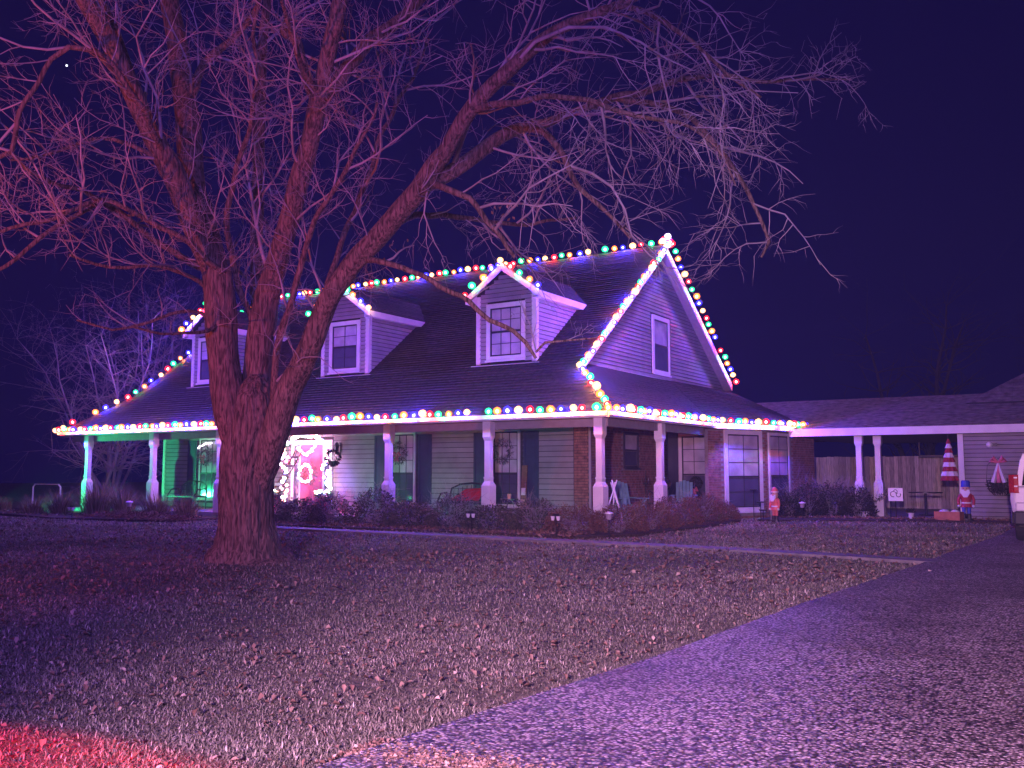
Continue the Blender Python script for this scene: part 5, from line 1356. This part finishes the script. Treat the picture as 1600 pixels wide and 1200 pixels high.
# ------------------------------------------------------------------ garden lights and figures
def path_light(x, y, h, label, head='round', ang=0.0):
    t = thing('path_light', label, 'garden light', (x, y, 0.03), ang, 'small unlit solar lights in the beds')
    b = MB(); b.tube([(0, 0, -0.03), (0, 0, h)], 0.012, 6); b.build('stake', M_BLACK, t)
    if head == 'round':
        b = MB(); b.lathe([(0.055, h), (0.07, h + 0.12)], 12); b.build('lens', mat('frosted_lens', (0.28, 0.25, 0.3), 0.3), t)
        b = MB(); b.lathe([(0.10, h + 0.122), (0.10, h + 0.14), (0.02, h + 0.17)], 14); b.build('cap', M_WHITEPAINT, t)
    else:
        Mx = Matrix.Translation((0, 0, h)) @ Matrix.Rotation(-0.7, 4, 'X')
        b = MB(); b.box((-0.07, -0.05, -0.02), (0.07, 0.05, 0.03), Mx); b.build('solar_panel', M_BLACK, t)
        for s in (-1, 1):
            b = MB(); b.lathe([(0.03, 0), (0.05, 0.09)], 10, (s * 0.06, -0.06, h - 0.09), sx=1); b.build('lamp_head', M_WHITEPAINT, t)
path_light(2.43, 7.5, 0.36, 'white capped garden light in front of the dark hedge')
path_light(0.78, -1.55, 0.36, 'white capped garden light before the brown mounds')
path_light(-0.30, -1.95, 0.42, 'white twin headed spotlight stake left of the brown mounds', 'spot', 0.3)
path_light(-2.59, -1.9, 0.42, 'white twin headed spotlight stake before the bed shrubs left of the corner post', 'spot', 0.4)
path_light(-16.9, -2.75, 0.30, 'white twin headed spotlight stake at the front of the dry grasses', 'spot', 0.4)
path_light(-14.6, -2.4, 0.36, 'white capped garden light beside the raked brush')

def nutcracker(x, y, h, label, hat, coat, legs, rz=0.0, flat=False, name='nutcracker_figure'):
    t = thing(name, label, 'yard figure', (x, y, 0.03), rz); k = h / 1.12
    def L(nm, prof, m, c=(0, 0, 0), n=14, sx=1, sy=0.75): b = MB(); b.lathe([(r * k, z * k) for r, z in prof], n, (c[0] * k, c[1] * k, c[2] * k), sx=sx, sy=sy); return b.build(nm, m, t, smooth=False)
    L('base', [(0.15, 0), (0.15, 0.06)], M_BLACK)
    for s in (-1, 1):
        L('leg', [(0.05, 0.06), (0.055, 0.12), (0.045, 0.22), (0.055, 0.40)], legs, (s * 0.065, 0, 0), 10, 1, 1)
        L('boot', [(0.06, 0.06), (0.062, 0.16), (0.05, 0.20)], M_BLACK, (s * 0.065, -0.01, 0), 10, 1, 1)
        b = MB(); b.tube([(s * 0.15 * k, 0, 0.72 * k), (s * 0.20 * k, -0.01, 0.58 * k), (s * 0.19 * k, -0.04, 0.44 * k)], [0.045 * k, 0.042 * k, 0.035 * k], 8); b.build('arm', coat, t)
        b = MB(); b.ball((s * 0.19 * k, -0.045 * k, 0.41 * k), 0.04 * k); b.build('glove', M_WHITEPAINT, t)
    L('coat', [(0.16, 0.38), (0.13, 0.46), (0.13, 0.56), (0.17, 0.70), (0.15, 0.76), (0.05, 0.79)], coat)
    L('belt', [(0.136, 0.48), (0.140, 0.50), (0.136, 0.52)], M_WHITEPAINT)
    L('head', [(0.05, 0.76), (0.10, 0.80), (0.11, 0.88), (0.10, 0.95), (0.05, 0.99)], M_SKIN, sy=0.95)
    b = MB(); b.prism([(-0.10 * k, -0.09 * k, 0.88 * k), (0.10 * k, -0.09 * k, 0.88 * k), (0.12 * k, -0.11 * k, 0.78 * k), (0.05 * k, -0.14 * k, 0.66 * k), (-0.05 * k, -0.14 * k, 0.66 * k), (-0.12 * k, -0.11 * k, 0.78 * k)], (0, 0.04 * k, 0)); b.build('beard', M_WHITEPAINT, t)
    for s in (-1, 1):
        b = MB(); b.ball((s * 0.038 * k, -0.105 * k, 0.915 * k), 0.012 * k, 6, 5); b.build('eye', M_BLACK, t)
    b = MB(); b.ball((0, -0.12 * k, 0.89 * k), 0.018 * k, 6, 5); b.build('nose', M_SKIN, t)
    L('hat', hat[1], hat[0], sy=0.95)
    L('hat_brim', [(0.125, 0.955), (0.128, 0.985), (0.115, 0.99)], M_WHITEPAINT if hat[0] is not M_BLUEP else M_BLUEP, sy=0.98)
    return t
M_CORAL = mat('coral_coat', (0.68, 0.16, 0.13), 0.5, 0.15)
nutcracker(1.99, 6.35, 0.95, 'small santa figure with red pointed hat and white beard beside the bay', (M_CORAL, [(0.115, 0.985), (0.10, 1.05), (0.05, 1.11), (0.015, 1.13)]), M_CORAL, M_CORAL, -0.5, name='santa_figure')
nutcracker(6.42, 9.9, 1.12, 'tall nutcracker with blue hat and blue legs at the garage corner', (M_BLUEP, [(0.115, 0.985), (0.12, 1.05), (0.11, 1.12), (0.09, 1.14)]), mat('red_coat', (0.40, 0.03, 0.05), 0.5), M_BLUEP, 0.0)
# nutcracker cross strap
t = thing('plant_stand', 'black three tier wire plant stand by the bay window', 'plant stand', (1.40, 6.75, 0.03), 0.3)
for (dx, dy, h) in ((-0.14, 0, 0.85), (0.05, 0.1, 0.5), (0.12, -0.1, 0.28)):
    b = MB(); b.tube([(dx, dy, 0), (dx, dy, h)], 0.012, 5); b.lathe([(0.10, h), (0.12, h + 0.02), (0.12, h + 0.035)], 12, (dx, dy, 0)); b.build('tier', M_BLACK, t)
b = MB(); b.lathe([(0.08, 0), (0.09, 0.5), (0.07, 0.75), (0.05, 0.95)], 10); o = b.build('stone_pedestal', M_MORTAR, loc=(1.72, 7.05, 0.03)); tag(o, 'narrow pale stone pedestal between the plant stand and the santa figure', 'pedestal')

# striped fabric tree hanging at the garage corner
t = thing('striped_bunting', 'red and white striped fabric cone hanging at the garage corner', 'decoration', (5.98, 10.2, 1.15))
M_CLOTHW = mat('white_cloth', (0.65, 0.62, 0.66), 0.8, 0.1); M_CLOTHR = mat('dark_red_cloth', (0.28, 0.015, 0.03), 0.8, 0.15)
for i in range(9):
    z1 = 1.22 - i * 0.135; r1 = 0.02 + i * 0.022; r2 = r1 + 0.05; b = MB(); n = 20; base = len(b.v)
    for (r, z) in ((r1, z1), (r2, z1 - 0.13)):
        for k in range(n): a = 6.283 * k / n; q = r * (1 + 0.13 * math.cos(a * 7 + i)); b.v.append((q * math.cos(a), q * math.sin(a) * .7, z))
    for (r, z) in ((r1 - .006, z1), (r2 - .006, z1 - 0.13)):
        for k in range(n): a = 6.283 * k / n; q = r * (1 + 0.13 * math.cos(a * 7 + i)); b.v.append((q * math.cos(a), q * math.sin(a) * .7, z))
    for k in range(n):
        j = (k + 1) % n; b.f += [(k, j, n + j, n + k), (2 * n + k, 3 * n + k, 3 * n + j, 2 * n + j), (n + k, n + j, 3 * n + j, 3 * n + k), (k, 2 * n + k, 2 * n + j, j)]
    b.build('ruffle', M_CLOTHR if i % 2 == 0 else M_CLOTHW, t)
b = MB(); b.tube([(0, 0, 1.2), (0, 0, 1.385)], 0.006, 4); b.build('cord', M_BLACK, t)

# box with bags, square sign, plants, wall globe, hay basket with ribbon
t = thing('planter_box', 'orange brown wooden box by the garage corner holding pale bags', 'box', (5.98, 9.75, 0.04), math.radians(-10))
b = MB()
for p in (((-0.35, -0.22, 0), (0.35, -0.19, 0.24)), ((-0.35, 0.19, 0), (0.35, 0.22, 0.24)), ((-0.35, -0.188, 0), (-0.32, 0.188, 0.24)), ((0.32, -0.188, 0), (0.35, 0.188, 0.24)), ((-0.318, -0.188, 0.0), (0.318, 0.188, 0.02))): b.box(*p)
b.build('crate', M_TERRA, t)
b = MB(); b.ball((-0.13, 0, 0.23), 0.15, 10, 8, 0.5); b.ball((0.16, 0.02, 0.23), 0.13, 10, 8, 0.5); o = b.build('bag', M_CLOTHW, t, smooth=True)
t = thing('square_sign', 'square white sign with dark scrollwork on a stake in the breezeway', 'sign', (4.58, 9.6, 0.04), 0.1)
b = MB(); b.box((-0.2, -0.01, 0.52), (0.2, 0.01, 0.9)); b.build('board', M_WHITEPAINT, t)
b = MB()
for cx, cz, r, a0, a1 in ((-0.06, 0.72, 0.08, 0, 5), (0.08, 0.70, 0.06, 2, 7), (0.0, 0.80, 0.05, -1, 3)):
    b.tube([(cx + r * math.cos(a0 + (a1 - a0) * i / 10), -0.014, cz + r * math.sin(a0 + (a1 - a0) * i / 10)) for i in range(11)], 0.012, 4)
b.build('scrollwork', M_BLACK, t)
b = MB(); b.tube([(0, 0.02, 0), (0, 0.02, 0.6)], 0.012, 5); b.tube([(-0.15, 0.02, 0), (-0.15, 0.02, 0.55)], 0.012, 5); b.build('stake', M_BLACK, t)
t = thing('wall_globe_light', 'unlit white globe light on the garage siding', 'wall light', (7.06, 10.58, 2.19))
b = MB(); b.ball((-0.03, -0.14, 0), 0.085, 14, 10); b.build('globe', M_WHITEPAINT, t, smooth=True)
b = MB(); b.box((-0.02, -0.10, -0.03), (0.16, -0.0, 0.05)); b.build('bracket', M_BLACK, t)
t = thing('wall_hay_basket', 'black half round wire basket on the garage wall with red and white ribbon', 'wall basket', (7.24, 10.56, 0.75))
b = MB()
for i in range(9):
    a = math.pi * i / 8; x = 0.34 * math.cos(a); b.tube([(x, 0, 0.42), (x, -0.22 * math.sin(a) - 0.01, 0.42), (x * 0.85, -0.2 * math.sin(a), 0.15), (x * 0.4, -0.06, -0.02)], 0.01, 4)
b.tube([(0.34 * math.cos(math.pi * i / 16), -0.23 * math.sin(math.pi * i / 16) - 0.01, 0.42) for i in range(17)], 0.012, 4)
b.tube([(-0.34, 0, 0.42), (-0.30, 0, 0.85), (-0.15, 0, 1.02), (0.05, 0, 1.05)], 0.012, 4)
b.build('wire_frame', M_BLACK, t)
b = MB()
for i in range(500):
    a = random.random() * 3.14; b.leaf((0.3 * math.cos(a) * random.random(), -0.18 * math.sin(a) * random.random() - .02, 0.1 + random.random() * 0.32), (random.gauss(0, 1), -0.5, random.gauss(.5, 1)), 0.03, 0.14, random.random())
b.build('foliage', M_DARKLEAF, t)
b = MB()
for s in (-1, 1):
    b.tube([(0, -0.22, 0.92), (s * 0.12, -0.27, 1.08), (s * 0.2, -0.24, 0.98), (0, -0.22, 0.92)], [0.03, 0.06, 0.055, 0.02], 7)
b.build('bow', M_PINK, t)
for s, m_ in ((-1, M_CLOTHW), (0, M_PINK), (1, M_CLOTHW)):
    b = MB(); b.tube([(0, -0.22, 0.92), (s * 0.08, -0.27, 0.6), (s * 0.15, -0.26, 0.36)], [0.03, 0.055, 0.07], 5); b.build('ribbon_tail', m_, t)
# frosted garlands winding round the breezeway posts
for (x, y, lb) in ((3.38, 10.6, 'pale twig garland round the lower half of the left breezeway post'), (3.88, 10.9, 'pale twig garland round the lower half of the right breezeway post')):
    b = MB()
    for i in range(420):
        z = random.random() * 0.95; a = z * 9 + random.gauss(0, .3); r = 0.16; b.leaf((x + r * math.cos(a), y + r * math.sin(a), z + .05), (math.cos(a) + random.gauss(0, .6), math.sin(a) + random.gauss(0, .6), random.gauss(0, .8)), 0.025, 0.10, random.random())
    o = b.build('post_garland', M_WREATH); tag(o, lb, 'garland', group='garlands on the breezeway posts')
def small_pot(x, y, label, m, r=0.13, h=0.25):
    t = thing('flower_pot', label, 'plant pot', (x, y, 0.05)); b = MB(); b.lathe([(r * .7, 0), (r, h), (r * 1.1, h), (r * 1.1, h + .03), (0.001, h + .02)], 12); b.build('pot', m, t)
    b = MB()
    for i in range(160): a = random.random() * 6.28; b.leaf((0, 0, h), (math.cos(a), math.sin(a), random.uniform(.3, 2)), 0.02, 0.2, random.random())
    b.build('foliage', M_DARKLEAF, t)
small_pot(3.62, 10.1, 'small white pot on the ground between the two breezeway posts', M_WHITEPAINT, 0.09, 0.14)
small_pot(4.95, 9.8, 'little pale pot right of the square sign', M_CLOTHW, 0.08, 0.14)
t = thing('patio_set', 'dark patio chair and round table in the shadow of the breezeway', 'patio furniture', (5.0, 12.2, 0.05))
b = MB(); b.lathe([(0.5, 0.70), (0.5, 0.73)], 20); b.build('tabletop', M_BLACK, t)
b = MB(); b.tube([(0, 0, 0), (0, 0, 0.7)], 0.04, 8); b.lathe([(0.25, 0), (0.2, 0.03)], 12); b.build('pedestal', M_BLACK, t)
# low wire rack at the far left of the bed
t = thing('garden_rack', 'low metal garden rack at the far left of the flower bed', 'rack', (-23.9, 0.6, 0.0))
for x in (-0.9, 0.9):
    b = MB(); b.tube([(x, 0, 0), (x, 0, 0.85), (x * 0.85, 0, 0.95)], 0.03, 6); b.build('leg', M_TRIM, t)
b = MB(); b.tube([(-0.77, 0, 0.95), (0.77, 0, 0.95)], 0.02, 6); b.build('top_bar', M_TRIM, t)

# green flood light in the left bed that tints the porch there
def flood(x, y, target, col, e, label, ang):
    t = thing('flood_light', label, 'flood light', (x, y, 0.03 if y < 0 else 0.15), ang)
    b = MB(); b.tube([(0, 0, -0.02), (0, 0, 0.16)], 0.015, 6); b.build('stake', M_BLACK, t)
    b = MB(); b.lathe([(0.03, 0), (0.07, 0.10), (0.075, 0.12), (0.001, 0.121)], 12, M=Matrix.Translation((0, 0.0, 0.2)) @ Matrix.Rotation(-1.0, 4, 'X')); b.build('lamp_head', M_BLACK, t)
    lamp('flood_lamp', 'SPOT', (x - 0.05, y + 0.22, 0.42 + (0.12 if y > 0 else 0)), target, e, col, spot_size=math.radians(62 if e > 500 else 95), spot_blend=0.6, shadow_soft_size=0.04)
flood(-22.6, -2.1, (-17.4, 2.4, 1.9), (0.04, 1.0, 0.38), 1500, 'small green flood light hidden in the grasses at the left porch', -0.9)
flood(-6.9, 0.62, (-6.2, 2.6, 1.0), (0.05, 1.0, 0.55), 40, 'small green flood light on the porch floor behind the shrubs below the red cushioned seat', 0.0)
flood(-3.2, 0.62, (-2.9, 2.6, 1.2), (0.08, 1.0, 0.6), 20, 'small green flood light on the porch floor behind the shrubs left of the corner post', 0.0)
flood(-9.3, 0.62, (-9.4, 2.6, 1.5), (0.05, 1.0, 0.5), 80, 'small green flood light on the porch floor behind the shrubs right of the door', -0.4)

# ------------------------------------------------------------------ the white car on the driveway
car = thing('parked_suv', 'white SUV parked on the driveway, its left tail lamp at the edge of the photo', 'car', (9.2, 1.35, 0.012))
M_CAR = mat('white_car_paint', (0.70, 0.68, 0.68), 0.22, 0.02, 2, spec=0.6); M_TYRE = mat('tyre_rubber', (0.02, 0.02, 0.02), 0.85, 0.1); M_CGL = mat('car_glass', (0.01, 0.01, 0.012), 0.05, 0.05, spec=0.8)
M_RIM = mat('rim_metal', (0.4, 0.4, 0.42), 0.3, 0.05, metallic=0.9); M_PLAST = mat('dark_bumper_plastic', (0.03, 0.03, 0.03), 0.6, 0.1)
# body lofted from cross sections along the length
def section(y, wz):     # wz: list of (halfwidth, z)
    return [(w, y, z) for w, z in wz] + [(-w, y, z) for w, z in reversed(wz)]
low = [(0.86, 0.55), (0.97, 0.60), (1.0, 0.85), (0.98, 1.08), (0.93, 1.12)]
secs = [(0.0, [(0.80, 0.62), (0.90, 0.64), (0.93, 0.85), (0.90, 1.06), (0.84, 1.10)]), (0.08, low), (0.5, low), (3.2, low), (3.9, [(0.86, .5), (.97, .55), (.98, .8), (.95, 1.02), (.88, 1.06)]), (4.6, [(0.8, .45), (.92, .5), (.92, .75), (.88, .88), (.8, .92)]), (4.8, [(0.6, .5), (.78, .55), (.78, .7), (.72, .8), (.6, .84)])]
b = MB(); base = 0; k = 10
for y, wz in secs: b.v += section(y, wz)
for i in range(len(secs) - 1):
    for j in range(k): a = i * k + j; c = i * k + (j + 1) % k; b.f.append((a, c, c + k, a + k))
b.f.append(tuple(range(k - 1, -1, -1))); b.f.append(tuple(range((len(secs) - 1) * k, len(secs) * k)))
b.build('body', M_CAR, car, bevel=0.03)
gsec = [(0.10, [(0.90, 1.101), (0.80, 1.62), (0.74, 1.76)]), (0.22, [(0.90, 1.121), (0.80, 1.62), (0.74, 1.78)]), (2.2, [(0.92, 1.121), (0.80, 1.62), (0.74, 1.80)]), (2.7, [(0.92, 1.121), (0.76, 1.60), (0.70, 1.76)]), (3.5, [(0.90, 1.121), (0.84, 1.14), (0.80, 1.145)])]
b = MB(); k = 6
for y, wz in gsec: b.v += section(y, wz)
for i in range(len(gsec) - 1):
    for j in range(k): a = i * k + j; c = i * k + (j + 1) % k; b.f.append((a, c, c + k, a + k))
b.f.append(tuple(range(k - 1, -1, -1))); b.f.append(tuple(range((len(gsec) - 1) * k, len(gsec) * k)))
b.build('cabin', M_CAR, car, bevel=0.03)
b = MB(); b.hexa([(-0.78, 0.07, 1.13), (0.78, 0.07, 1.13), (0.78, 0.12, 1.13), (-0.78, 0.12, 1.13), (-0.70, 0.075, 1.62), (0.70, 0.075, 1.62), (0.70, 0.12, 1.62), (-0.70, 0.12, 1.62)]); b.build('rear_window', M_CGL, car)
for s in (-1, 1):
    for (ya, yb_) in ((0.35, 1.05), (1.12, 2.0), (2.07, 2.75)):
        w0, w1 = s * 0.915, s * 0.812; b = MB()
        b.hexa([(w0, ya, 1.15), (w0 + s * .006, ya, 1.15), (w0 + s * .006, yb_, 1.15), (w0, yb_, 1.15), (w1, ya + .05, 1.60), (w1 + s * .006, ya + .05, 1.60), (w1 + s * .006, yb_ - (.3 if yb_ > 2.6 else 0), 1.60), (w1, yb_ - (.3 if yb_ > 2.6 else 0), 1.60)]); b.build('side_window', M_CGL, car)
    # tail lamp wraps the corner
    x = s * 0.99; tl = MB()
    tl.prism([(s * 0.83, -0.012, 0.98), (s * 0.92, -0.012, 0.98), (s * 0.965, 0.04, 0.98), (s * 1.012, 0.10, 0.98), (s * 1.012, 0.24, 0.98), (s * 0.9, 0.24, 0.98), (s * 0.83, 0.05, 0.98)], (0, 0, 0.36))
    lampm = mat('red_tail_lens', (0.30, 0.006, 0.012), 0.15, 0.5, 30, emit=(1.0, 0.03, 0.04), strength=0.06); o = tl.build('tail_lamp', lampm, car, bevel=0.015)
    for zz in (1.10, 1.27):
        p = MB(); p.box((min(s * .85, s * .91), -0.02, zz), (max(s * .85, s * .91), -0.013, zz + 0.025)); p.build('reflector_strip', M_WHITEPAINT, o)
    for yy in (0.85, 3.75):
        w = MB(); Mx = Matrix.Translation((s * 0.86, yy, 0.36)) @ Matrix.Rotation(math.pi / 2, 4, 'Y')
        w.lathe([(0.24, -0.11), (0.34, -0.11), (0.36, -0.08), (0.36, 0.08), (0.34, 0.11), (0.24, 0.11)], 28, M=Mx); ty = w.build('wheel', M_TYRE, car)
        r = MB(); r.lathe([(0.235, -0.07), (0.235, 0.07)], 20, M=Mx)
        for q in range(5): a = q * 1.2566; r.tube([Mx @ Vector((0.03 * math.cos(a), 0.03 * math.sin(a), s * 0.10)), Mx @ Vector((0.23 * math.cos(a), 0.23 * math.sin(a), s * 0.09))], 0.03, 5)
        r.build('rim', M_RIM, ty)
        ar = MB(); ar.tube([(s * 0.995, yy + 0.42 * math.cos(math.pi * i / 10), 0.36 + 0.42 * math.sin(math.pi * i / 10)) for i in range(11)], 0.03, 5); ar.build('wheel_arch', M_PLAST, car)
b = MB(); b.box((-0.93, -0.07, 0.36), (0.93, 0.35, 0.62)); b.build('rear_bumper', M_PLAST, car, bevel=0.03)
b = MB(); b.box((-0.90, -0.055, 0.622), (0.90, 0.05, 0.80)); b.build('bumper_cover', M_CAR, car, bevel=0.03)
b = MB(); b.box((-0.68, -0.016, 0.86), (-0.665, -0.0, 1.10)); b.tube([(-0.68, -0.012, 0.86), (-0.60, -0.03, 0.81), (0.60, -0.03, 0.81), (0.68, -0.012, 0.86)], 0.006, 4); b.build('tailgate_seam', M_BLACK, car)
b = MB(); b.box((-0.26, -0.02, 0.88), (0.26, -0.008, 1.02)); b.build('plate_recess', M_PLAST, car)
b = MB(); b.box((-0.88, 0.4, 0.30), (0.88, 4.3, 0.56)); b.build('underbody', M_PLAST, car)
for s in (-1, 1):
    b = MB(); b.tube([(s * 0.70, 0.5, 1.80), (s * 0.70, 0.6, 1.85), (s * 0.70, 2.1, 1.86), (s * 0.70, 2.2, 1.80)], 0.018, 6); b.build('roof_rail', M_BLACK, car)

# ------------------------------------------------------------------ grass blades, fallen leaves
def inpoly(x, y, poly):
    r = np.zeros(len(x), bool); n = len(poly); j = n - 1
    for i in range(n):
        xi, yi = poly[i]; xj, yj = poly[j]
        c = ((yi > y) != (yj > y)) & (x < (xj - xi) * (y - yi) / (yj - yi + 1e-12) + xi); r ^= c; j = i
    return r
def on_walk(x, y, w=0.42):
    r = np.zeros(len(x), bool)
    for (xa, ya), (xb, yb) in zip(WALK_C[:-1], WALK_C[1:]):
        dx, dy = xb - xa, yb - ya; t = np.clip(((x - xa) * dx + (y - ya) * dy) / (dx * dx + dy * dy), 0, 1)
        r |= np.hypot(x - xa - t * dx, y - ya - t * dy) < w
    return r
def lawn_points(n, rmin=3.2, rmax=34, p=0.55, seed=1, edge=0.03):
    g = np.random.default_rng(seed); u = g.random(n); q = 1 - p + 0.0
    r = (rmin ** q + u * (rmax ** q - rmin ** q)) ** (1 / q)
    a = AZ + np.radians(g.uniform(-37, 37, n)); x = CAM.x + r * np.cos(a); y = CAM.y + r * np.sin(a)
    jx, jy = g.normal(0, edge, n), g.normal(0, edge, n)
    bad = inpoly(x + jx, y + jy, drv) | on_walk(x + jx, y + jy) | inpoly(x, y, BED_F) | inpoly(x, y, BED_L) | inpoly(x, y, BED_G) | ((y > 0.1) & (x < 0.2)) | (y > 9.5) | (np.hypot(x + 1.08, y + 9.9) < 0.62)
    bad |= (x > 7.9) & (y > -2)
    return x[~bad], y[~bad], r[~bad], g
def noise2(x, y, s, seed):
    g = np.random.default_rng(seed); v = np.zeros_like(x)
    for k in range(10):
        a = g.uniform(0, 6.28); f = s * g.uniform(0.6, 1.7); v += np.sin((x * np.cos(a) + y * np.sin(a)) * f + g.uniform(0, 6.28))
    return v / 10
x, y, r, g = lawn_points(760000, seed=3, edge=0.06)
keep = g.random(len(x)) < np.clip(0.78 + 0.9 * noise2(x, y, 1.6, 15) + 0.5 * noise2(x, y, 4.5, 16), 0.15, 1.0)
x, y, r = x[keep], y[keep], r[keep]
n = len(x); z = lawn_z(x, y) + 0.0
dist = np.clip(r / 9.0, 0.75, 2.6)
clump = noise2(x, y, 9.0, 5) + 0.8 * noise2(x, y, 3.0, 6)
L = (0.028 + 0.022 * g.random(n)) * (1 + 0.5 * np.clip(clump, -0.8, 1.2)) * dist ** 0.45
W = (0.0029 + 0.0022 * g.random(n)) * dist
az_ = g.uniform(0, 6.283, n); lean = np.clip(g.normal(1.35, 0.4, n), 0.2, 2.0)
ox, oy = np.cos(az_), np.sin(az_); sx, sy = -oy * W, ox * W
def P(dx, dz, k): return np.stack([x + ox * dx + sx * k, y + oy * dx + sy * k, z + dz], 1)
l1x, l1z = L * 0.5 * np.sin(lean * 0.6), L * 0.5 * np.cos(lean * 0.6)
l2x, l2z = l1x + L * 0.5 * np.sin(lean * 1.25), l1z + L * 0.5 * np.cos(lean * 1.25)
V = np.stack([P(0, 0, -1), P(0, 0, 1), P(l1x, l1z, 0.9), P(l1x, l1z, -0.9), P(l2x, l2z, 0.15), P(l2x, l2z, -0.15)], 1).reshape(-1, 3)
i0 = np.arange(n) * 6
F = np.concatenate([np.stack([i0, i0 + 1, i0 + 2, i0 + 3], 1), np.stack([i0 + 3, i0 + 2, i0 + 4, i0 + 5], 1)])
tone = np.clip(0.52 + 0.19 * g.normal(size=n) + 0.30 * noise2(x, y, 1.1, 9) + 0.15 * clump, 0, 1)
o = np_mesh('grass_blades', V, F, M_GRASS, np.repeat(tone, 6), 'stuff'); tag(o, 'short dormant grass covering the front lawn', 'grass')
print('grass tris', n * 4)

def leaves(n, seed, label, name, poly_fn, size=(0.028, 0.062), zoff=0.03):
    x, y, r, g = poly_fn(n, seed); kp = g.random(len(x)) < np.clip(0.6 + 1.1 * noise2(x, y, 1.3, 40), 0.12, 1) if name == 'fallen_leaves' else np.ones(len(x), bool); x, y, r = x[kp], y[kp], r[kp]; n = len(x); z = lawn_z(x, y) + zoff * g.random(n) + 0.02
    s = g.uniform(size[0], size[1], n) * np.clip(r / 10, 0.8, 1.5); a = g.uniform(0, 6.283, n); ti = g.normal(0, 0.45, n); cu = g.uniform(0.1, 0.5, n)
    d = np.stack([np.cos(a) * np.cos(ti), np.sin(a) * np.cos(ti), np.sin(ti)], 1); sd = np.stack([-np.sin(a), np.cos(a), g.normal(0, .3, n)], 1)
    c = np.stack([x, y, z], 1); S = s[:, None]; up = np.array([0, 0, 1.0])
    pts = [c - d * S * .5, c - d * S * .1 + sd * S * .36 + up * S * cu[:, None], c + d * S * .3 + sd * S * .24 + up * S * cu[:, None] * .7, c + d * S * .6, c + d * S * .3 - sd * S * .24 + up * S * cu[:, None] * .7, c - d * S * .1 - sd * S * .36 + up * S * cu[:, None]]
    V = np.stack(pts, 1).reshape(-1, 3); i0 = np.arange(n) * 6
    F = np.concatenate([np.stack([i0, i0 + 1, i0 + 2, i0 + 3], 1), np.stack([i0, i0 + 3, i0 + 4, i0 + 5], 1)])
    tone = np.clip(g.normal(0.5, 0.28, n), 0, 1)
    o = np_mesh(name, V, F, M_LEAF, np.repeat(tone, 6), 'stuff'); tag(o, label, 'leaf litter')
leaves(14000, 21, 'fallen brown oak leaves scattered over the lawn', 'fallen_leaves', lambda n, s: lawn_points(n, p=0.3, seed=s))
def drive_pts(n, s):
    g = np.random.default_rng(s); x = g.uniform(5.5, 12, n); y = g.uniform(-17, 6, n); k = g.random(n) < np.exp(-(x - 6.9) * 1.1); return x[k], y[k], np.hypot(x[k] - CAM.x, y[k] - CAM.y), g
def spill(n, s):
    g = np.random.default_rng(s); x = g.normal(7.2, 0.38, n); y = -15.95 + (x - 6.8) * 0.05 + g.normal(0, 0.11, n); k = (x > 6.55); return x[k], y[k], np.hypot(x[k] - CAM.x, y[k] - CAM.y), g
leaves(7000, 29, 'dirt, dead grass and leaf crumbs spilled over the near edge of the driveway', 'dead_grass_spill', spill, (0.018, 0.045), 0.0)
leaves(260, 22, 'few dry leaves blown along the driveway edge', 'driveway_leaves', drive_pts, (0.03, 0.06), 0.0)

# three stars bright enough to count
for i, (dx, dy, dz, lb) in enumerate(((-200, 120, 96, 'bright white star low over the left trees'), (-165, 170, 128, 'small star high between the left branches'), (-190, 140, 76, 'faint star left of the oak limbs'))):
    b = MB(); b.ball((0, 0, 0), 0.24 if i == 0 else 0.16, 8, 6)
    o = b.build('star', mat('star_glow', (1, 1, 1), emit=(0.75, 0.8, 1.0), strength=3.0), loc=(CAM.x + dx, CAM.y + dy, dz)); tag(o, lb, 'star')

# ------------------------------------------------------------------ volume added in place of the lens bloom round the bulbs
HZ = True
if HZ:
    b = MB(); b.box((-118, -66, -1.4), (118, 126, 24)); m = bpy.data.materials.new('bloom_haze_air'); m.use_nodes = True
    m.node_tree.nodes.clear(); o_ = m.node_tree.nodes.new('ShaderNodeOutputMaterial'); v_ = m.node_tree.nodes.new('ShaderNodeVolumePrincipled')
    v_.inputs['Color'].default_value = (0.42, 0.50, 1.0, 1); v_.inputs['Density'].default_value = 0.0010; v_.inputs['Anisotropy'].default_value = 0.0
    m.node_tree.links.new(v_.outputs['Volume'], o_.inputs['Volume'])
    o = b.build('bloom_haze', m); o['kind'] = 'stuff'
